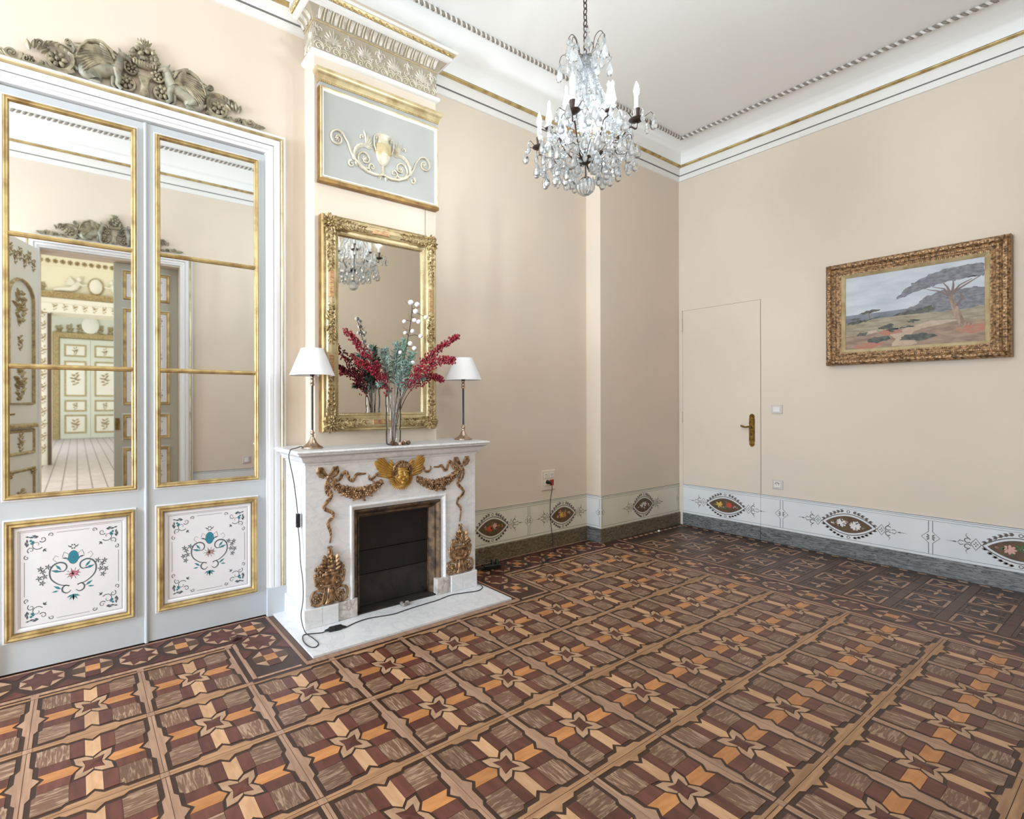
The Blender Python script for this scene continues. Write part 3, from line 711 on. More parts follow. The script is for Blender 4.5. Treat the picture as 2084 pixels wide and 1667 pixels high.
        disc(gb, uc, vc + 0.078, 0.020, W, 12, 0.032); disc(gb, uc, vc + 0.072, 0.029, W + 0.00005, 8, 0.012); stroke(gi, arc(uc, vc + 0.078, 0.021, 0, 2 * pi, 16, 0.033)[:-1], 0.003, W + 0.0001, True); stroke(gi, arc(uc, vc + 0.078, 0.012, 0, 2 * pi, 12, 0.019)[:-1], 0.0025, W + 0.0002, True)
        disc(gi, uc, vc + 0.078, 0.004, W + 0.0004, 8, 0.008)
        for m in range(6): disc(gi, uc + 0.010 * cos(m * 1.047), vc + 0.132 + 0.010 * sin(m * 1.047), 0.004, W, 6)
        for m in range(9): disc(gp, uc + 0.020 * cos(m * 2.4) * (m / 8) ** .5, vc + 0.014 * sin(m * 2.4) * (m / 8) ** .5 - 0.004, 0.008, W, 6, 0.006, m)
        for m in range(10): leaf2(gi, uc + 0.016 * cos(m * .63), vc - 0.004 + 0.012 * sin(m * .63), 0.020, m * 0.63, W, 0.16)
    gi.build('painted_scrollwork', 'ink_grey', par, 0); gt.build('painted_leaf', 'ink_teal', par, 0)
    if gb.v: gb.build('painted_jewel', 'ink_blue', par, 0)
    if gp.v: gp.build('painted_flower', flower, par, 0)
GFR = [(0, 0.0), (0, 0.010), (0.006, 0.017), (0.012, 0.013), (0.018, 0.015), (0.024, 0.003), (0.024, 0.0)]
def gilt_frame(par, u0, u1, v0, v1, w, s=1.0, nm='gilt_frame', mt='gold'):
    G().frame(u0 - 0.009, u1 + 0.009, v0 - 0.009, v1 + 0.009, [(0, w), (0.001, w + 0.004), (0.006, w + 0.004), (0.007, w + 0.001), (0.009, w + 0.001)]).build('frame_fillet', 'white_paint', par, 0)
    return G().frame(u0, u1, v0, v1, [(a * s, w + b * (s ** 0.5)) for a, b in GFR]).build(nm, mt, par, 30)
d1 = struct('door_1', 'grey double doors with gilt framed mirror panes and painted lower panels', 'door', (0, YB, 0))
LW = 0.025
for side, (u0, u1, mu, bars, pu, fl) in (('left', (-0.345, 0.302, (-0.293, 0.266), None, (-0.289, 0.255), 'ink_pink')), ('right', (0.321, 0.964, (0.360, 0.919), None, (0.365, 0.909), 'petal_mauve'))):
    lf = G().wbox(u0, u1, 0.006, 2.815, 0.0, LW).build('door_leaf', 'grey_paint', d1, 0); lf['label'] = 'grey door leaf with mirror panes and painted panel'
    gilt_frame(lf, mu[0], mu[1], 0.838, 2.770, LW)
    i0, i1 = mu[0] + 0.024, mu[1] - 0.024
    for v0, v1 in ((0.862, 1.470), (1.490, 2.105), (2.126, 2.746)):
        G().wbox(i0, i1, v0, v1, LW - 0.002, LW + 0.0006).build('mirror_pane', 'silver_mirror', lf, 0)
    for v in (1.480, 2.1155):
        G().wtube([(i0 - 0.004, v), (i1 + 0.004, v)], 0.0125, 8, w=LW + 0.002).build('glazing_bar', 'gold', lf)
    gilt_frame(lf, pu[0], pu[1], 0.159, 0.732, LW, 1.35)
    q = 0.034
    pp = G().wbox(pu[0] + q, pu[1] - q, 0.159 + q, 0.732 - q, LW - 0.001, LW + 0.002).frame(pu[0] + q, pu[1] - q, 0.159 + q, 0.732 - q, [(0, LW), (0.004, LW + 0.007), (0.014, LW + 0.007), (0.018, LW + 0.002)]).build('panel', 'panel_white', lf, 0)
    painted_panel(lf, pu[0] + q + 0.018, pu[1] - q - 0.018, 0.159 + q + 0.018, 0.732 - q - 0.018, LW + 0.002, True, fl)
G().wbox(0.302, 0.321, 0.004, 2.815, 0, 0.026).wtube([(0.3115, 0.004), (0.3115, 2.815)], 0.0095, 8, w=0.026).build('meeting_bead', 'grey_paint', d1)
def surround(par, u0, u1, vt, wb=0.0):
    e = 0.126; a, b, t = u0 - e, u1 + e, vt + e + 0.012
    f = lambda prof: G().frame(a, b, -0.35, t, [(d, w + wb) for d, w in prof])
    f([(0, 0), (0, 0.034), (0.008, 0.040), (0.016, 0.040), (0.018, 0.036)]).build('architrave', 'white_paint', par, 0)
    f([(0.017, 0.034), (0.020, 0.047), (0.028, 0.051), (0.034, 0.046), (0.037, 0.036)]).build('gilt_bead', 'pale_gold', par, 40)
    f([(0.036, 0.038), (0.040, 0.046), (0.060, 0.050), (0.076, 0.050), (0.078, 0.043), (0.104, 0.043), (0.106, 0.034), (0.124, 0.034), (0.126, 0.0)]).build('architrave', 'white_paint', par, 0)
    f([(0.0765, 0.0435), (0.0770, 0.0455), (0.0795, 0.0455), (0.080, 0.0435)]).build('architrave_groove', 'grey_line', par, 0)
    G().wbox(u1 + 0.001, b + 0.004, 0, 0.17, wb, wb + 0.056).build('plinth_block', 'grey_paint', par, 0)
    G().wbox(a - 0.004, u0 - 0.001, 0, 0.17, wb, wb + 0.056).build('plinth_block', 'grey_paint', par, 0)
surround(d1, -0.345, 0.964, 2.815)

# ------------------------------------------------------------------ carved overdoor with griffins
mat('antique_gilt', (170, 161, 136), 0.5, 0.25, rgb2=(120, 113, 96), scale=26, contrast=(0.4, 0.62), bump=0.25, bscale=120)
mat('griffin_gilt', (166, 163, 146), 0.5, 0.2, rgb2=(126, 125, 112), scale=18, contrast=(0.4, 0.65), bump=0.3, bscale=140)
def overdoor(name, label, loc, rz):
    t = thing(name, label, 'carving', loc, rz)
    for s in (-1, 1):
        g = G(); B = 0.012
        # griffin: haunch, trunk, neck, head, legs, tail
        g.well(s * 0.250, 0.050, B, 0.058, 0.046, 0.030, 12, 7, s * 0.25)
        g.wtube([(s * 0.255, 0.062), (s * 0.205, 0.082), (s * 0.155, 0.098), (s * 0.128, 0.118)], [0.040, 0.038, 0.040, 0.034], 10, w=B, flat=0.8)
        g.wtube([(s * 0.140, 0.105), (s * 0.122, 0.140), (s * 0.118, 0.168), (s * 0.104, 0.184)], [0.036, 0.028, 0.022, 0.018], 8, w=B + 0.006)
        g.well(s * 0.104, 0.184, B + 0.012, 0.026, 0.020, 0.018, 10, 6); g.wtube([(s * 0.088, 0.182), (s * 0.070, 0.172), (s * 0.064, 0.160)], [0.014, 0.009, 0.003], 6, w=B + 0.014)
        g.leaf(s * 0.112, 0.196, 0.026, 0.012, pi / 2 + s * -0.5, B + 0.02)
        for k in range(5): g.leaf(s * (0.128 + 0.004 * k), 0.178 - 0.016 * k, 0.026, 0.014, (0.6 if s > 0 else pi - 0.6) - s * 0.2 * k, B + 0.02, 0.006)
        g.wtube([(s * 0.135, 0.105), (s * 0.122, 0.060), (s * 0.128, 0.024), (s * 0.108, 0.006)], [0.022, 0.016, 0.012, 0.012], 7, w=B + 0.016)
        g.wtube([(s * 0.150, 0.095), (s * 0.146, 0.055), (s * 0.150, 0.022), (s * 0.134, 0.006)], [0.020, 0.015, 0.011, 0.011], 7, w=B)
        g.wtube([(s * 0.252, 0.050), (s * 0.222, 0.024), (s * 0.250, 0.010), (s * 0.205, 0.006)], [0.030, 0.018, 0.012, 0.010], 7, w=B + 0.014)
        g.wtube([(s * 0.300, 0.045), (s * 0.325, 0.070), (s * 0.330, 0.110), (s * 0.316, 0.150), (s * 0.330, 0.170)], [0.010, 0.009, 0.008, 0.008, 0.010], 6, w=B)
        gr = g.build('griffin', 'griffin_gilt', t, 60)
        g = G()
        g.pillow([(s * x, y) for x, y in ((0.138, 0.112), (0.142, 0.150), (0.160, 0.184), (0.190, 0.202), (0.226, 0.204), (0.262, 0.188), (0.292, 0.152), (0.312, 0.098), (0.280, 0.100), (0.240, 0.092), (0.195, 0.090))], B + 0.014, 0.022, 0.3)
        for k in range(9):
            t0 = k / 8; x0, y0 = 0.160 + 0.030 * t0, 0.165 - 0.045 * t0
            g.leaf(s * x0, y0, 0.150 - 0.03 * t0, 0.024, (-0.55 + 0.75 * (1 - t0) + 0.1) if s > 0 else pi - (-0.55 + 0.75 * (1 - t0) + 0.1), B + 0.032, 0.008, -0.35 * s)
        for k in range(7): g.leaf(s * (0.142 + 0.006 * k), 0.120 + 0.011 * k, 0.05, 0.02, (0.2 + 0.12 * k) if s > 0 else pi - (0.2 + 0.12 * k), B + 0.036, 0.008, -0.2 * s)
        g.wtube([(s * 0.142, 0.142), (s * 0.160, 0.184), (s * 0.192, 0.204), (s * 0.226, 0.206), (s * 0.262, 0.190), (s * 0.292, 0.154), (s * 0.310, 0.102)], [0.006, 0.009, 0.010, 0.010, 0.009, 0.007, 0.003], 6, w=B + 0.034)
        wi = g.build('wing', 'antique_gilt', gr, 50); wi['label'] = 'feathered wing with gilt edge'
        def sc(u, v, R, tn, a0, sg, rad, ros=0.0, nm='scroll'):
            q = G().spiral(s * u, v, R, tn, a0 if s > 0 else pi - a0, sg * s, rad, 0.012, 6)
            o = q.build(nm, 'antique_gilt', t, 60)
            if ros: G().rosette(s * u, v, ros, 7, 0.012, 0.014).build('rosette', 'antique_gilt', t, 60)
            return o
        sc(0.388, 0.072, 0.066, 1.1, 2.6, 1, 0.014, 0.046)
        sc(0.498, 0.030, 0.046, 0.9, 3.0, 1, 0.011, 0.020); sc(0.568, 0.036, 0.036, 1.2, 2.8, 1, 0.010)
        sc(0.085, 0.062, 0.058, 1.1, 0.2, -1, 0.012, 0.042); sc(0.058, 0.140, 0.044, 1.1, 1.6, -1, 0.010, 0.032)
        sc(0.456, 0.124, 0.022, 1.3, 3.6, 1, 0.009); sc(0.340, 0.176, 0.016, 1.2, 3.9, 1, 0.008)
        g = G()
        for k in range(7):
            a = 0.5 + k * 0.28; g.leaf(s * (0.388 + 0.07 * cos(a)), 0.072 + 0.062 * sin(a), 0.045, 0.026, (a + 1.5) if s > 0 else pi - (a + 1.5), 0.018, 0.012)
        g.wtube([(s * 0.318, 0.03), (s * 0.36, 0.006), (s * 0.42, 0.008), (s * 0.47, 0.012), (s * 0.53, 0.008), (s * 0.60, 0.006), (s * 0.632, 0.018)], [0.016, 0.016, 0.014, 0.012, 0.010, 0.009, 0.004], 6, w=0.012)
        for k in range(4): g.leaf(s * (0.585 + 0.012 * k), 0.012 + 0.004 * k, 0.042, 0.02, (0.9 - 0.22 * k) if s > 0 else pi - (0.9 - 0.22 * k), 0.014, 0.010)
        for k in range(4): g.leaf(s * (0.455 + 0.015 * k), 0.068 + 0.012 * (2 - abs(k - 1.5)), 0.05, 0.024, (2.4 - 0.35 * k) if s > 0 else pi - (2.4 - 0.35 * k), 0.016, 0.012)
        g.build('acanthus_leaf', 'antique_gilt', t, 60)
    g = G().pillow([(-0.030, 0.0), (0.030, 0.0), (0.022, 0.03), (0.020, 0.07), (0.034, 0.118), (-0.034, 0.118), (-0.020, 0.07), (-0.022, 0.03)], 0.006, 0.030)
    g.pillow([(-0.062, 0.190), (-0.054, 0.172), (-0.026, 0.160), (0.026, 0.160), (0.054, 0.172), (0.062, 0.190)], 0.012, 0.030)
    for k in range(9): g.leaf(-0.052 + 0.013 * k, 0.162, 0.03, 0.012, pi / 2, 0.036, 0.008)
    bk_ = g.build('basket', 'antique_gilt', t, 50)
    g = G(); rr = random.Random(5)
    for k in range(40):
        a = rr.uniform(-1, 1); v = rr.uniform(0.19, 0.268); hw_ = 0.070 * (1 - ((v - 0.19) / 0.10) ** 2)
        g.well(a * hw_, v, rr.uniform(0.012, 0.034), 0.014, 0.014, 0.012, 7, 5)
    for k in range(8): g.leaf((-1) ** k * (0.05 - 0.004 * k), 0.195 + 0.009 * k, 0.035, 0.02, (0.5 + 0.06 * k) if k % 2 == 0 else pi - 0.5 - 0.06 * k, 0.024, 0.010)
    g.wtube([(0, 0.24), (0, 0.275)], 0.014, 6, w=0.02)
    for k in range(5): g.leaf(0, 0.268, 0.052, 0.018, pi / 2 + 0.38 * (k - 2), 0.024, 0.012)
    g.build('fruit_heap', 'antique_gilt', t, 60)
    return t
overdoor('overdoor_carving', 'carved overdoor with two winged griffins above the mirrored doors', (0.309, YB - 0.004, 2.952), 0)
# ------------------------------------------------------------------ carved capital of the chimney breast
mat('relief_grey', (216, 211, 200), 0.6, 0.1, rgb2=(178, 170, 154), scale=22, contrast=(0.4, 0.65))
mat('relief_pale', (216, 211, 194), 0.5, 0.15, rgb2=(184, 174, 146), scale=20, contrast=(0.4, 0.7))
mat('relief_ground', (170, 160, 142), 0.7)
cp = struct('trim_8', 'carved grey and white capital with palmettes crowning the chimney breast', 'cornice', (0, 0, 0))
CPATH = [(BX0, YB - 0.003), (BX0, BY), (BX1, BY), (BX1, YB - 0.003)]
G().sweep(CPATH, [(0, 3.452), (0.012, 3.455), (0.022, 3.462), (0.022, 3.482), (0.010, 3.487), (0, 3.487)]).build('lower_fillet', 'cornice_white', cp, 25)
G().sweep(CPATH, [(0.001, 3.487), (0.004, 3.50), (0.004, 3.66), (0.006, 3.667), (0.001, 3.667)]).build('palmette_frieze', 'relief_ground', cp, 25)
G().sweep(CPATH, [(0.001, 3.663), (0.010, 3.664), (0.010, 3.671), (0.001, 3.672)]).build('gilt_fillet', 'pale_gold', cp, 25)
G().sweep(CPATH, [(0.001, 3.670), (0.010, 3.674), (0.018, 3.690), (0.034, 3.710), (0.058, 3.726), (0.001, 3.728)]).build('leaf_cove', 'relief_ground', cp, 25)
G().sweep(CPATH, [(0.001, 3.726), (0.062, 3.727), (0.084, 3.736), (0.0845, 3.752), (0.088, 3.755), (0.001, 3.756)]).build('white_band', 'cornice_white', cp, 25)
G().sweep(CPATH, [(0.001, 3.754), (0.086, 3.756), (0.098, 3.764), (0.106, 3.776), (0.001, 3.778)]).build('egg_moulding', 'pale_gold', cp, 40)
G().sweep(CPATH, [(0.001, 3.776), (0.112, 3.777), (0.118, 3.783), (0.118, 3.792), (0.001, 3.80)]).build('top_fillet', 'cornice_white', cp, 25)
def placed(g, mtx):
    g.v = [tuple(mtx @ Vector(p)) for p in g.v]; return g
front = Matrix.Translation((0, BY, 0))
leftm = Matrix.Translation((BX0, 0, 0)) @ Matrix.Rotation(-pi / 2, 4, 'Z')      # faces -x: local u = -y
rightm = Matrix.Translation((BX1, 0, 0)) @ Matrix.Rotation(pi / 2, 4, 'Z')      # faces +x: local u = y
def palmette(u, v, s=1.0):
    g = G()
    for k in range(9):
        a = pi / 2 + (k - 4) * 0.33; L = (0.082 - 0.006 * abs(k - 4)) * s
        g.leaf(u + 0.008 * cos(a), v + 0.008 * sin(a), L, 0.015 * s, a, 0.005, 0.008, 0.10 * (4 - k) / 4 * -1, 4)
    g.well(u, v, 0.006, 0.010, 0.010, 0.010, 6, 4)
    for q in (1, -1):
        g.spiral(u + q * 0.030, v - 0.012, 0.020, 1.1, 0.8 if q > 0 else pi - 0.8, -q, 0.0045, 0.006, 4)
    return g
def scrollet(u, v):
    g = G()
    for q in (1, -1):
        g.spiral(u + q * 0.018, v + 0.030, 0.017, 1.2, -0.5 if q > 0 else pi + 0.5, q, 0.0045, 0.006, 4)
        g.spiral(u + q * 0.020, v - 0.022, 0.014, 1.1, 0.8 if q > 0 else pi - 0.8, -q, 0.004, 0.006, 4)
        g.wtube([(u + q * 0.002, v - 0.02), (u + q * 0.006, v + 0.005), (u + q * 0.02, v + 0.014)], 0.004, 4, w=0.006)
        g.leaf(u, v + 0.0, 0.045, 0.012, pi / 2 + q * 0.5, 0.005, 0.007, 0, 4); g.leaf(u, v + 0.03, 0.036, 0.010, pi / 2 + q * 0.3, 0.005, 0.007, 0, 4)
    return g
def rowscroll(u, v):
    g = G()
    for q in (1, -1): g.spiral(u + q * 0.030, v, 0.022, 1.3, pi if q > 0 else 0.0, -q, 0.005, 0.006, 4); g.wtube(arc(u + q * 0.030, v + 0.002, 0.031, 0.2, pi - 0.2, 8), 0.004, 4, w=0.006)
    g.leaf(u, v - 0.014, 0.03, 0.014, pi / 2, 0.005, 0.008, 0, 4)
    return g
W = BX1 - BX0
for k in range(4):
    u = BX0 + W * (k + 0.56) / 4.1
    placed(palmette(u, 3.560), front).build('palmette', 'relief_grey', cp, 60)
    placed(scrollet(u - 0.113, 3.590), front).build('scroll', 'relief_grey', cp, 60)
placed(scrollet(BX1 - 0.04, 3.590), front).build('scroll', 'relief_grey', cp, 60)
for k in range(8): placed(rowscroll(BX0 + W * (k + 0.5) / 8, 3.516), front).build('scroll_row', 'relief_pale', cp, 60)
placed(palmette(-YB + 0.08, 3.56), leftm).build('palmette', 'relief_grey', cp, 60); placed(rowscroll(-YB + 0.08, 3.516), leftm).build('scroll_row', 'relief_pale', cp, 60)
placed(palmette(YB - 0.08, 3.56), rightm).build('palmette', 'relief_grey', cp, 60); placed(rowscroll(YB - 0.08, 3.516), rightm).build('scroll_row', 'relief_pale', cp, 60)
CV = [(0.012, 3.676), (0.016, 3.688), (0.024, 3.701), (0.038, 3.714), (0.056, 3.724)]
def acanth(u, big):
    g = G(); wd = 0.021 if big else 0.010; n = len(CV)
    for q in ((-0.8, 0.8, 0) if big else (0,)):
        pts = [(u + q * wd * (0.35 + 0.65 * i / (n - 1)) * 0.6, v, o) for i, (o, v) in enumerate(CV)]
        g.wtube([(a, b, o + 0.004) for a, b, o in pts], [0.0055, 0.0065, 0.0068, 0.006, 0.003] if big else [0.004, 0.0045, 0.005, 0.006, 0.0045], 5)
    if big: g.wtube(arc(u, 3.682, 0.017, 0, pi, 6), 0.003, 4, w=0.016)
    return g
for k in range(17):
    u = BX0 + W * (k + 0.5) / 17
    placed(acanth(u, True), front).build('acanthus_leaf', 'relief_grey', cp, 60)
    if k < 16: placed(acanth(u + W / 34, False), front).build('water_leaf', 'relief_pale', cp, 60)
for k in range(3):
    placed(acanth(-YB + 0.03 + 0.055 * k, True), leftm).build('acanthus_leaf', 'relief_grey', cp, 60); placed(acanth(YB - 0.03 - 0.055 * k, True), rightm).build('acanthus_leaf', 'relief_grey', cp, 60)
def egg(u):
    g = G().well(u, 3.765, 0.096, 0.0125, 0.010, 0.010, 8, 5); g.wtube(arc(u, 3.768, 0.019, pi * 0.95, pi * 2.05, 8, 0.013), 0.0032, 4, w=0.098); g.well(u + 0.026, 3.763, 0.094, 0.004, 0.011, 0.007, 6, 4)
    return g
for k in range(21): placed(egg(BX0 - 0.07 + (W + 0.14) * (k + 0.5) / 21), front).build('egg', 'gold', cp, 60)
for k in range(4):
    placed(egg(-YB + 0.02 + 0.05 * k), leftm).build('egg', 'gold', cp, 60); placed(egg(YB - 0.02 - 0.05 * k), rightm).build('egg', 'gold', cp, 60)

# ------------------------------------------------------------------ overmantel panel with an urn in relief
om = thing('overmantel_panel', 'grey overmantel panel with gilt crown and urn relief', 'panel', (0, BY - 0.001, 0))
mat('panel_grey', (176, 177, 174), 0.55, rgb2=(170, 172, 170), scale=2)
G().wbox(1.253, 2.152, 2.687, 3.255, 0, 0.026).build('panel_board', 'panel_grey', om, 0)
G().frame(1.252, 2.154, 2.684, 3.256, [(0, 0.0), (0, 0.036), (0.006, 0.042), (0.012, 0.040), (0.018, 0.036), (0.022, 0.026)]).build('panel_frame', 'pale_gold', om, 25)
G().frame(1.266, 2.140, 2.698, 3.242, [(0, 0.027), (0.001, 0.0395), (0.011, 0.035), (0.014, 0.027)]).build('frame_slip', 'cornice_white', om, 25)
G().wbox(1.245, 2.158, 2.668, 2.687, 0, 0.040).build('lower_rail', 'dark_gold', om, 0)
for x_ in (1.248, 2.153): G().wbox(x_, x_ + 0.005, 2.687, 3.256, 0, 0.030).build('side_rail', 'dark_gold', om, 0)
G().wbox(1.250, 2.155, 3.254, 3.285, 0, 0.030).build('crown_board', 'panel_grey', om, 0)
cr_ = [(1.248, 0.0), (1.248, -0.034), (2.156, -0.034), (2.156, 0.0)]
G().sweep(cr_, [(-0.03, 3.283), (0.002, 3.283), (0.004, 3.300), (0.010, 3.312), (0.010, 3.322), (0.022, 3.330), (0.030, 3.342), (0.030, 3.354), (-0.03, 3.358)]).build('crown_moulding', 'pale_gold', om, 35)
g = G()
for k in range(70): g.well(1.252 + 0.904 * (k + 0.5) / 70, 3.287, 0.037, 0.0055, 0.007, 0.004, 6, 4)
g.build('dentil_row', 'gold', om, 60)
UC = 1.704; B = 0.027
def halfturn(prof, w, n=14, sq=0.55):      # half of a turned vase against the panel: (radius, height)
    g = G(); N0 = 0
    for r, z in prof:
        for j in range(n + 1):
            a = pi * j / n; g.v.append((UC + r * cos(a), -(w + r * sin(a) * sq), z))
    for i in range(len(prof) - 1):
        for j in range(n):
            a = i * (n + 1) + j; g.f.append((a + 1, a, a + n + 1, a + n + 2))
    return g
halfturn([(0.006, 2.868), (0.020, 2.874), (0.036, 2.892), (0.050, 2.918), (0.056, 2.938)], B).build('urn_fluted_bowl', 'relief_pale', om, 60)
halfturn([(0.056, 2.938), (0.060, 2.944), (0.062, 2.968), (0.060, 3.004), (0.052, 3.012)], B).build('urn_band', 'pale_gold', om, 60)
halfturn([(0.052, 3.012), (0.044, 3.024), (0.044, 3.046), (0.056, 3.058), (0.064, 3.064), (0.060, 3.070), (0.02, 3.070)], B).build('urn_neck', 'relief_pale', om, 60)
halfturn([(0.034, 2.800), (0.030, 2.808), (0.014, 2.822), (0.010, 2.850), (0.012, 2.868)], B).build('urn_foot', 'relief_pale', om, 60)
for q in (1, -1):
    G().wtube([(UC + q * 0.058, 2.955), (UC + q * 0.072, 2.99), (UC + q * 0.074, 3.03), (UC + q * 0.066, 3.055), (UC + q * 0.054, 3.050), (UC + q * 0.054, 3.036), (UC + q * 0.062, 3.036)], 0.0045, 6, w=B + 0.012).build('urn_handle', 'relief_pale', om, 60)
    g = G()
    g.wtube([(UC + q * x, y) for x, y in ((0.012, 2.806), (0.06, 2.800), (0.12, 2.806), (0.17, 2.828), (0.215, 2.868), (0.238, 2.900), (0.262, 2.958), (0.295, 3.000))], [0.010, 0.011, 0.011, 0.011, 0.010, 0.008, 0.007, 0.006], 6, w=B + 0.004)
    g.spiral(UC + q * 0.333, 2.962, 0.052, 1.45, 2.4 if q > 0 else pi - 2.4, -q, 0.0085, B + 0.004, 6)
    g.spiral(UC + q * 0.138, 2.882, 0.058, 1.4, 4.2 if q > 0 else pi - 4.2, q, 0.0085, B + 0.004, 6)
    g.spiral(UC + q * 0.235, 2.828, 0.022, 1.1, 1.5 if q > 0 else pi - 1.5, -q, 0.008, B + 0.004, 5)
    g.spiral(UC + q * 0.085, 2.842, 0.024, 1.1, -0.6 if q > 0 else pi + 0.6, q, 0.007, B + 0.004, 5)
    g.spiral(UC + q * 0.160, 3.022, 0.014, 1.0, -1.0 if q > 0 else pi + 1.0, q, 0.006, B + 0.004, 5)
    g.build('scroll', 'relief_pale', om, 60)
    G().rosette(UC + q * 0.333, 2.962, 0.020, 6, B, 0.008).build('rosette', 'relief_pale', om, 60); G().rosette(UC + q * 0.138, 2.882, 0.024, 6, B, 0.008).build('rosette', 'relief_pale', om, 60)
    g = G()
    A_ = lambda a: a if q > 0 else pi - a
    for k in range(7):
        t = -0.35 + 0.33 * k; g.leaf(UC + q * (0.138 + 0.074 * cos(t)), 2.884 + 0.084 * sin(t), 0.052, 0.030, A_(t + 1.35), B + 0.002, 0.012, 0.25 * q)
    g.build('acanthus_leaf', 'relief_pale', om, 60); g = G()
    for k in range(5): g.leaf(UC + q * 0.128, 2.968 + 0.004 * k, 0.060 + 0.006 * k, 0.016, A_(3.0 - 0.34 * k), B, 0.010, -0.3 * q)
    g.build('acanthus_leaf', 'relief_pale', om, 60); g = G()
    for k in range(5): g.leaf(UC + q * (0.09 + 0.025 * k), 2.808 + 0.004 * k, 0.035, 0.018, A_(0.9), B, 0.010)
    g.build('acanthus_leaf', 'relief_pale', om, 60); g = G()
    for k in range(3): g.leaf(UC + q * 0.010, 2.812, 0.04, 0.014, A_(-0.4 - 0.4 * k), B, 0.010)
    g.build('acanthus_leaf', 'relief_pale', om, 60)

# ------------------------------------------------------------------ gilt mirror over the mantelpiece
mr = thing('gilt_mirror', 'tall gilt framed mirror leaning on the chimney breast above the mantelpiece', 'mirror', (0, BY - 0.002, 0))
MU0, MU1, MV0, MV1 = 1.256, 2.122, 1.118, 2.466
G().frame(MU0, MU1, MV0, MV1, [(0, 0.0), (0, 0.046), (0.010, 0.054), (0.018, 0.050), (0.026, 0.050), (0.034, 0.062), (0.056, 0.070), (0.078, 0.060), (0.084, 0.046), (0.098, 0.042), (0.104, 0.048), (0.112, 0.044), (0.116, 0.032), (0.118, 0.026)]).build('frame', 'pale_gold', mr, 30)
G().frame(MU0 - 0.0005, MU1 + 0.0005, MV0 - 0.0005, MV1 + 0.0005, [(0, 0.0), (0, 0.044), (0.008, 0.0535)]).build('outer_edge', 'dark_gold', mr, 30)
G().wbox(MU0 + 0.112, MU1 - 0.112, MV0 + 0.112, MV1 - 0.112, 0.022, 0.028).build('mirror_glass', 'old_mirror', mr, 0)
g = G()
def beads(g, inset, w, r, step):
    a0, a1, b0, b1 = MU0 + inset, MU1 - inset, MV0 + inset, MV1 - inset
    for k in range(int((a1 - a0) / step)):
        for v in (b0, b1): g.well(a0 + step * (k + 0.5), v, w, r, r, r, 5, 4)
    for k in range(int((b1 - b0) / step)):
        for u in (a0, a1): g.well(u, b0 + step * (k + 0.5), w, r, r, r, 5, 4)
beads(g, 0.022, 0.050, 0.0042, 0.0095); beads(g, 0.109, 0.044, 0.0046, 0.0125)
o = g.build('bead_border', 'gold', mr, 60); o['kind'] = 'stuff'
rr = random.Random(8)
mat('mirror_ornament', (208, 188, 138), 0.42, 0.4, rgb2=(120, 96, 58), scale=40, contrast=(0.36, 0.62), bump=0.2, bscale=150)  # dark mottling puts the shade of the carved recesses into the colour
def acanth_run(g, u, v, dx, dy, L, wd, n, w, r):
    for k in range(n):
        t = L * (k + 0.3) / n; f = 1 - 0.45 * k / n
        for q in (1, -1):
            a = atan2(dy, dx) + q * 0.75; o = q * wd * 0.35 * f
            pu, pv = u + dx * t - dy * o, v + dy * t + dx * o
            g.leaf(pu, pv, 0.040 * f, 0.022 * f, a + r.uniform(-.25, .25), w, 0.012, -0.35 * q)
            if k % 2 == (q > 0): g.spiral(pu + dx * 0.006, pv + dy * 0.006, 0.013 * f, 1.1, a, q, 0.005, w + 0.006, 5, k=9)
        g.well(u + dx * t, v + dy * t, w + 0.002, 0.010 * f, 0.010 * f, 0.010, 6, 4)
for su, u in ((1, MU0), (-1, MU1)):
    for sv, v in ((1, MV0), (-1, MV1)):
        g = G(); uc, vc = u + su * 0.054, v + sv * 0.054
        g.rosette(uc, vc, 0.030, 7, 0.070, 0.014)
        for k in range(16):
            a = k * pi / 8; g.leaf(uc + 0.022 * cos(a), vc + 0.022 * sin(a), 0.040, 0.024, a + rr.uniform(-.3, .3), 0.062, 0.014, rr.uniform(-.3, .3))
        for a in (0.8, 2.4, 4.0, 5.5): g.spiral(uc + 0.036 * cos(a), vc + 0.036 * sin(a), 0.016, 1.2, a, 1, 0.006, 0.068, 5, k=10)
        acanth_run(g, uc + su * 0.03, vc, su, 0, 0.22, 0.040, 9, 0.064, rr); acanth_run(g, uc, vc + sv * 0.03, 0, sv, 0.27, 0.040, 11, 0.064, rr)
        g.build('corner_ornament', 'mirror_ornament', mr, 60)
for u in (MU0 + 0.056, MU1 - 0.056):
    g = G(); vm = (MV0 + MV1) / 2
    g.rosette(u, vm, 0.022, 6, 0.070, 0.012)
    acanth_run(g, u, vm + 0.012, 0, 1, 0.11, 0.040, 5, 0.064, rr); acanth_run(g, u, vm - 0.012, 0, -1, 0.11, 0.040, 5, 0.064, rr)
    g.build('side_ornament', 'mirror_ornament', mr, 60)
for (u0, u1, v0, v1) in ((1.60, 1.73, MV1 - 0.073, MV1 - 0.041), (MU1 - 0.073, MU1 - 0.041, 1.93, 2.09), (MU0 + 0.041, MU0 + 0.073, 1.95, 2.12), (MU0 + 0.041, MU0 + 0.073, 1.46, 1.60), (1.60, 1.75, MV0 + 0.041, MV0 + 0.073)):
    G().cbox(u0, u1, v0, v1, 0.055, 0.0705, 0.004).build('worn_gilding', 'red_bole', mr, 0)['label'] = 'worn patch of red under the gilding'
G().wtube([(2.062, 2.666), (2.062, 2.45)], 0.0016, 5, w=0.006).build('hanging_wire', 'cornice_line', mr, 60)

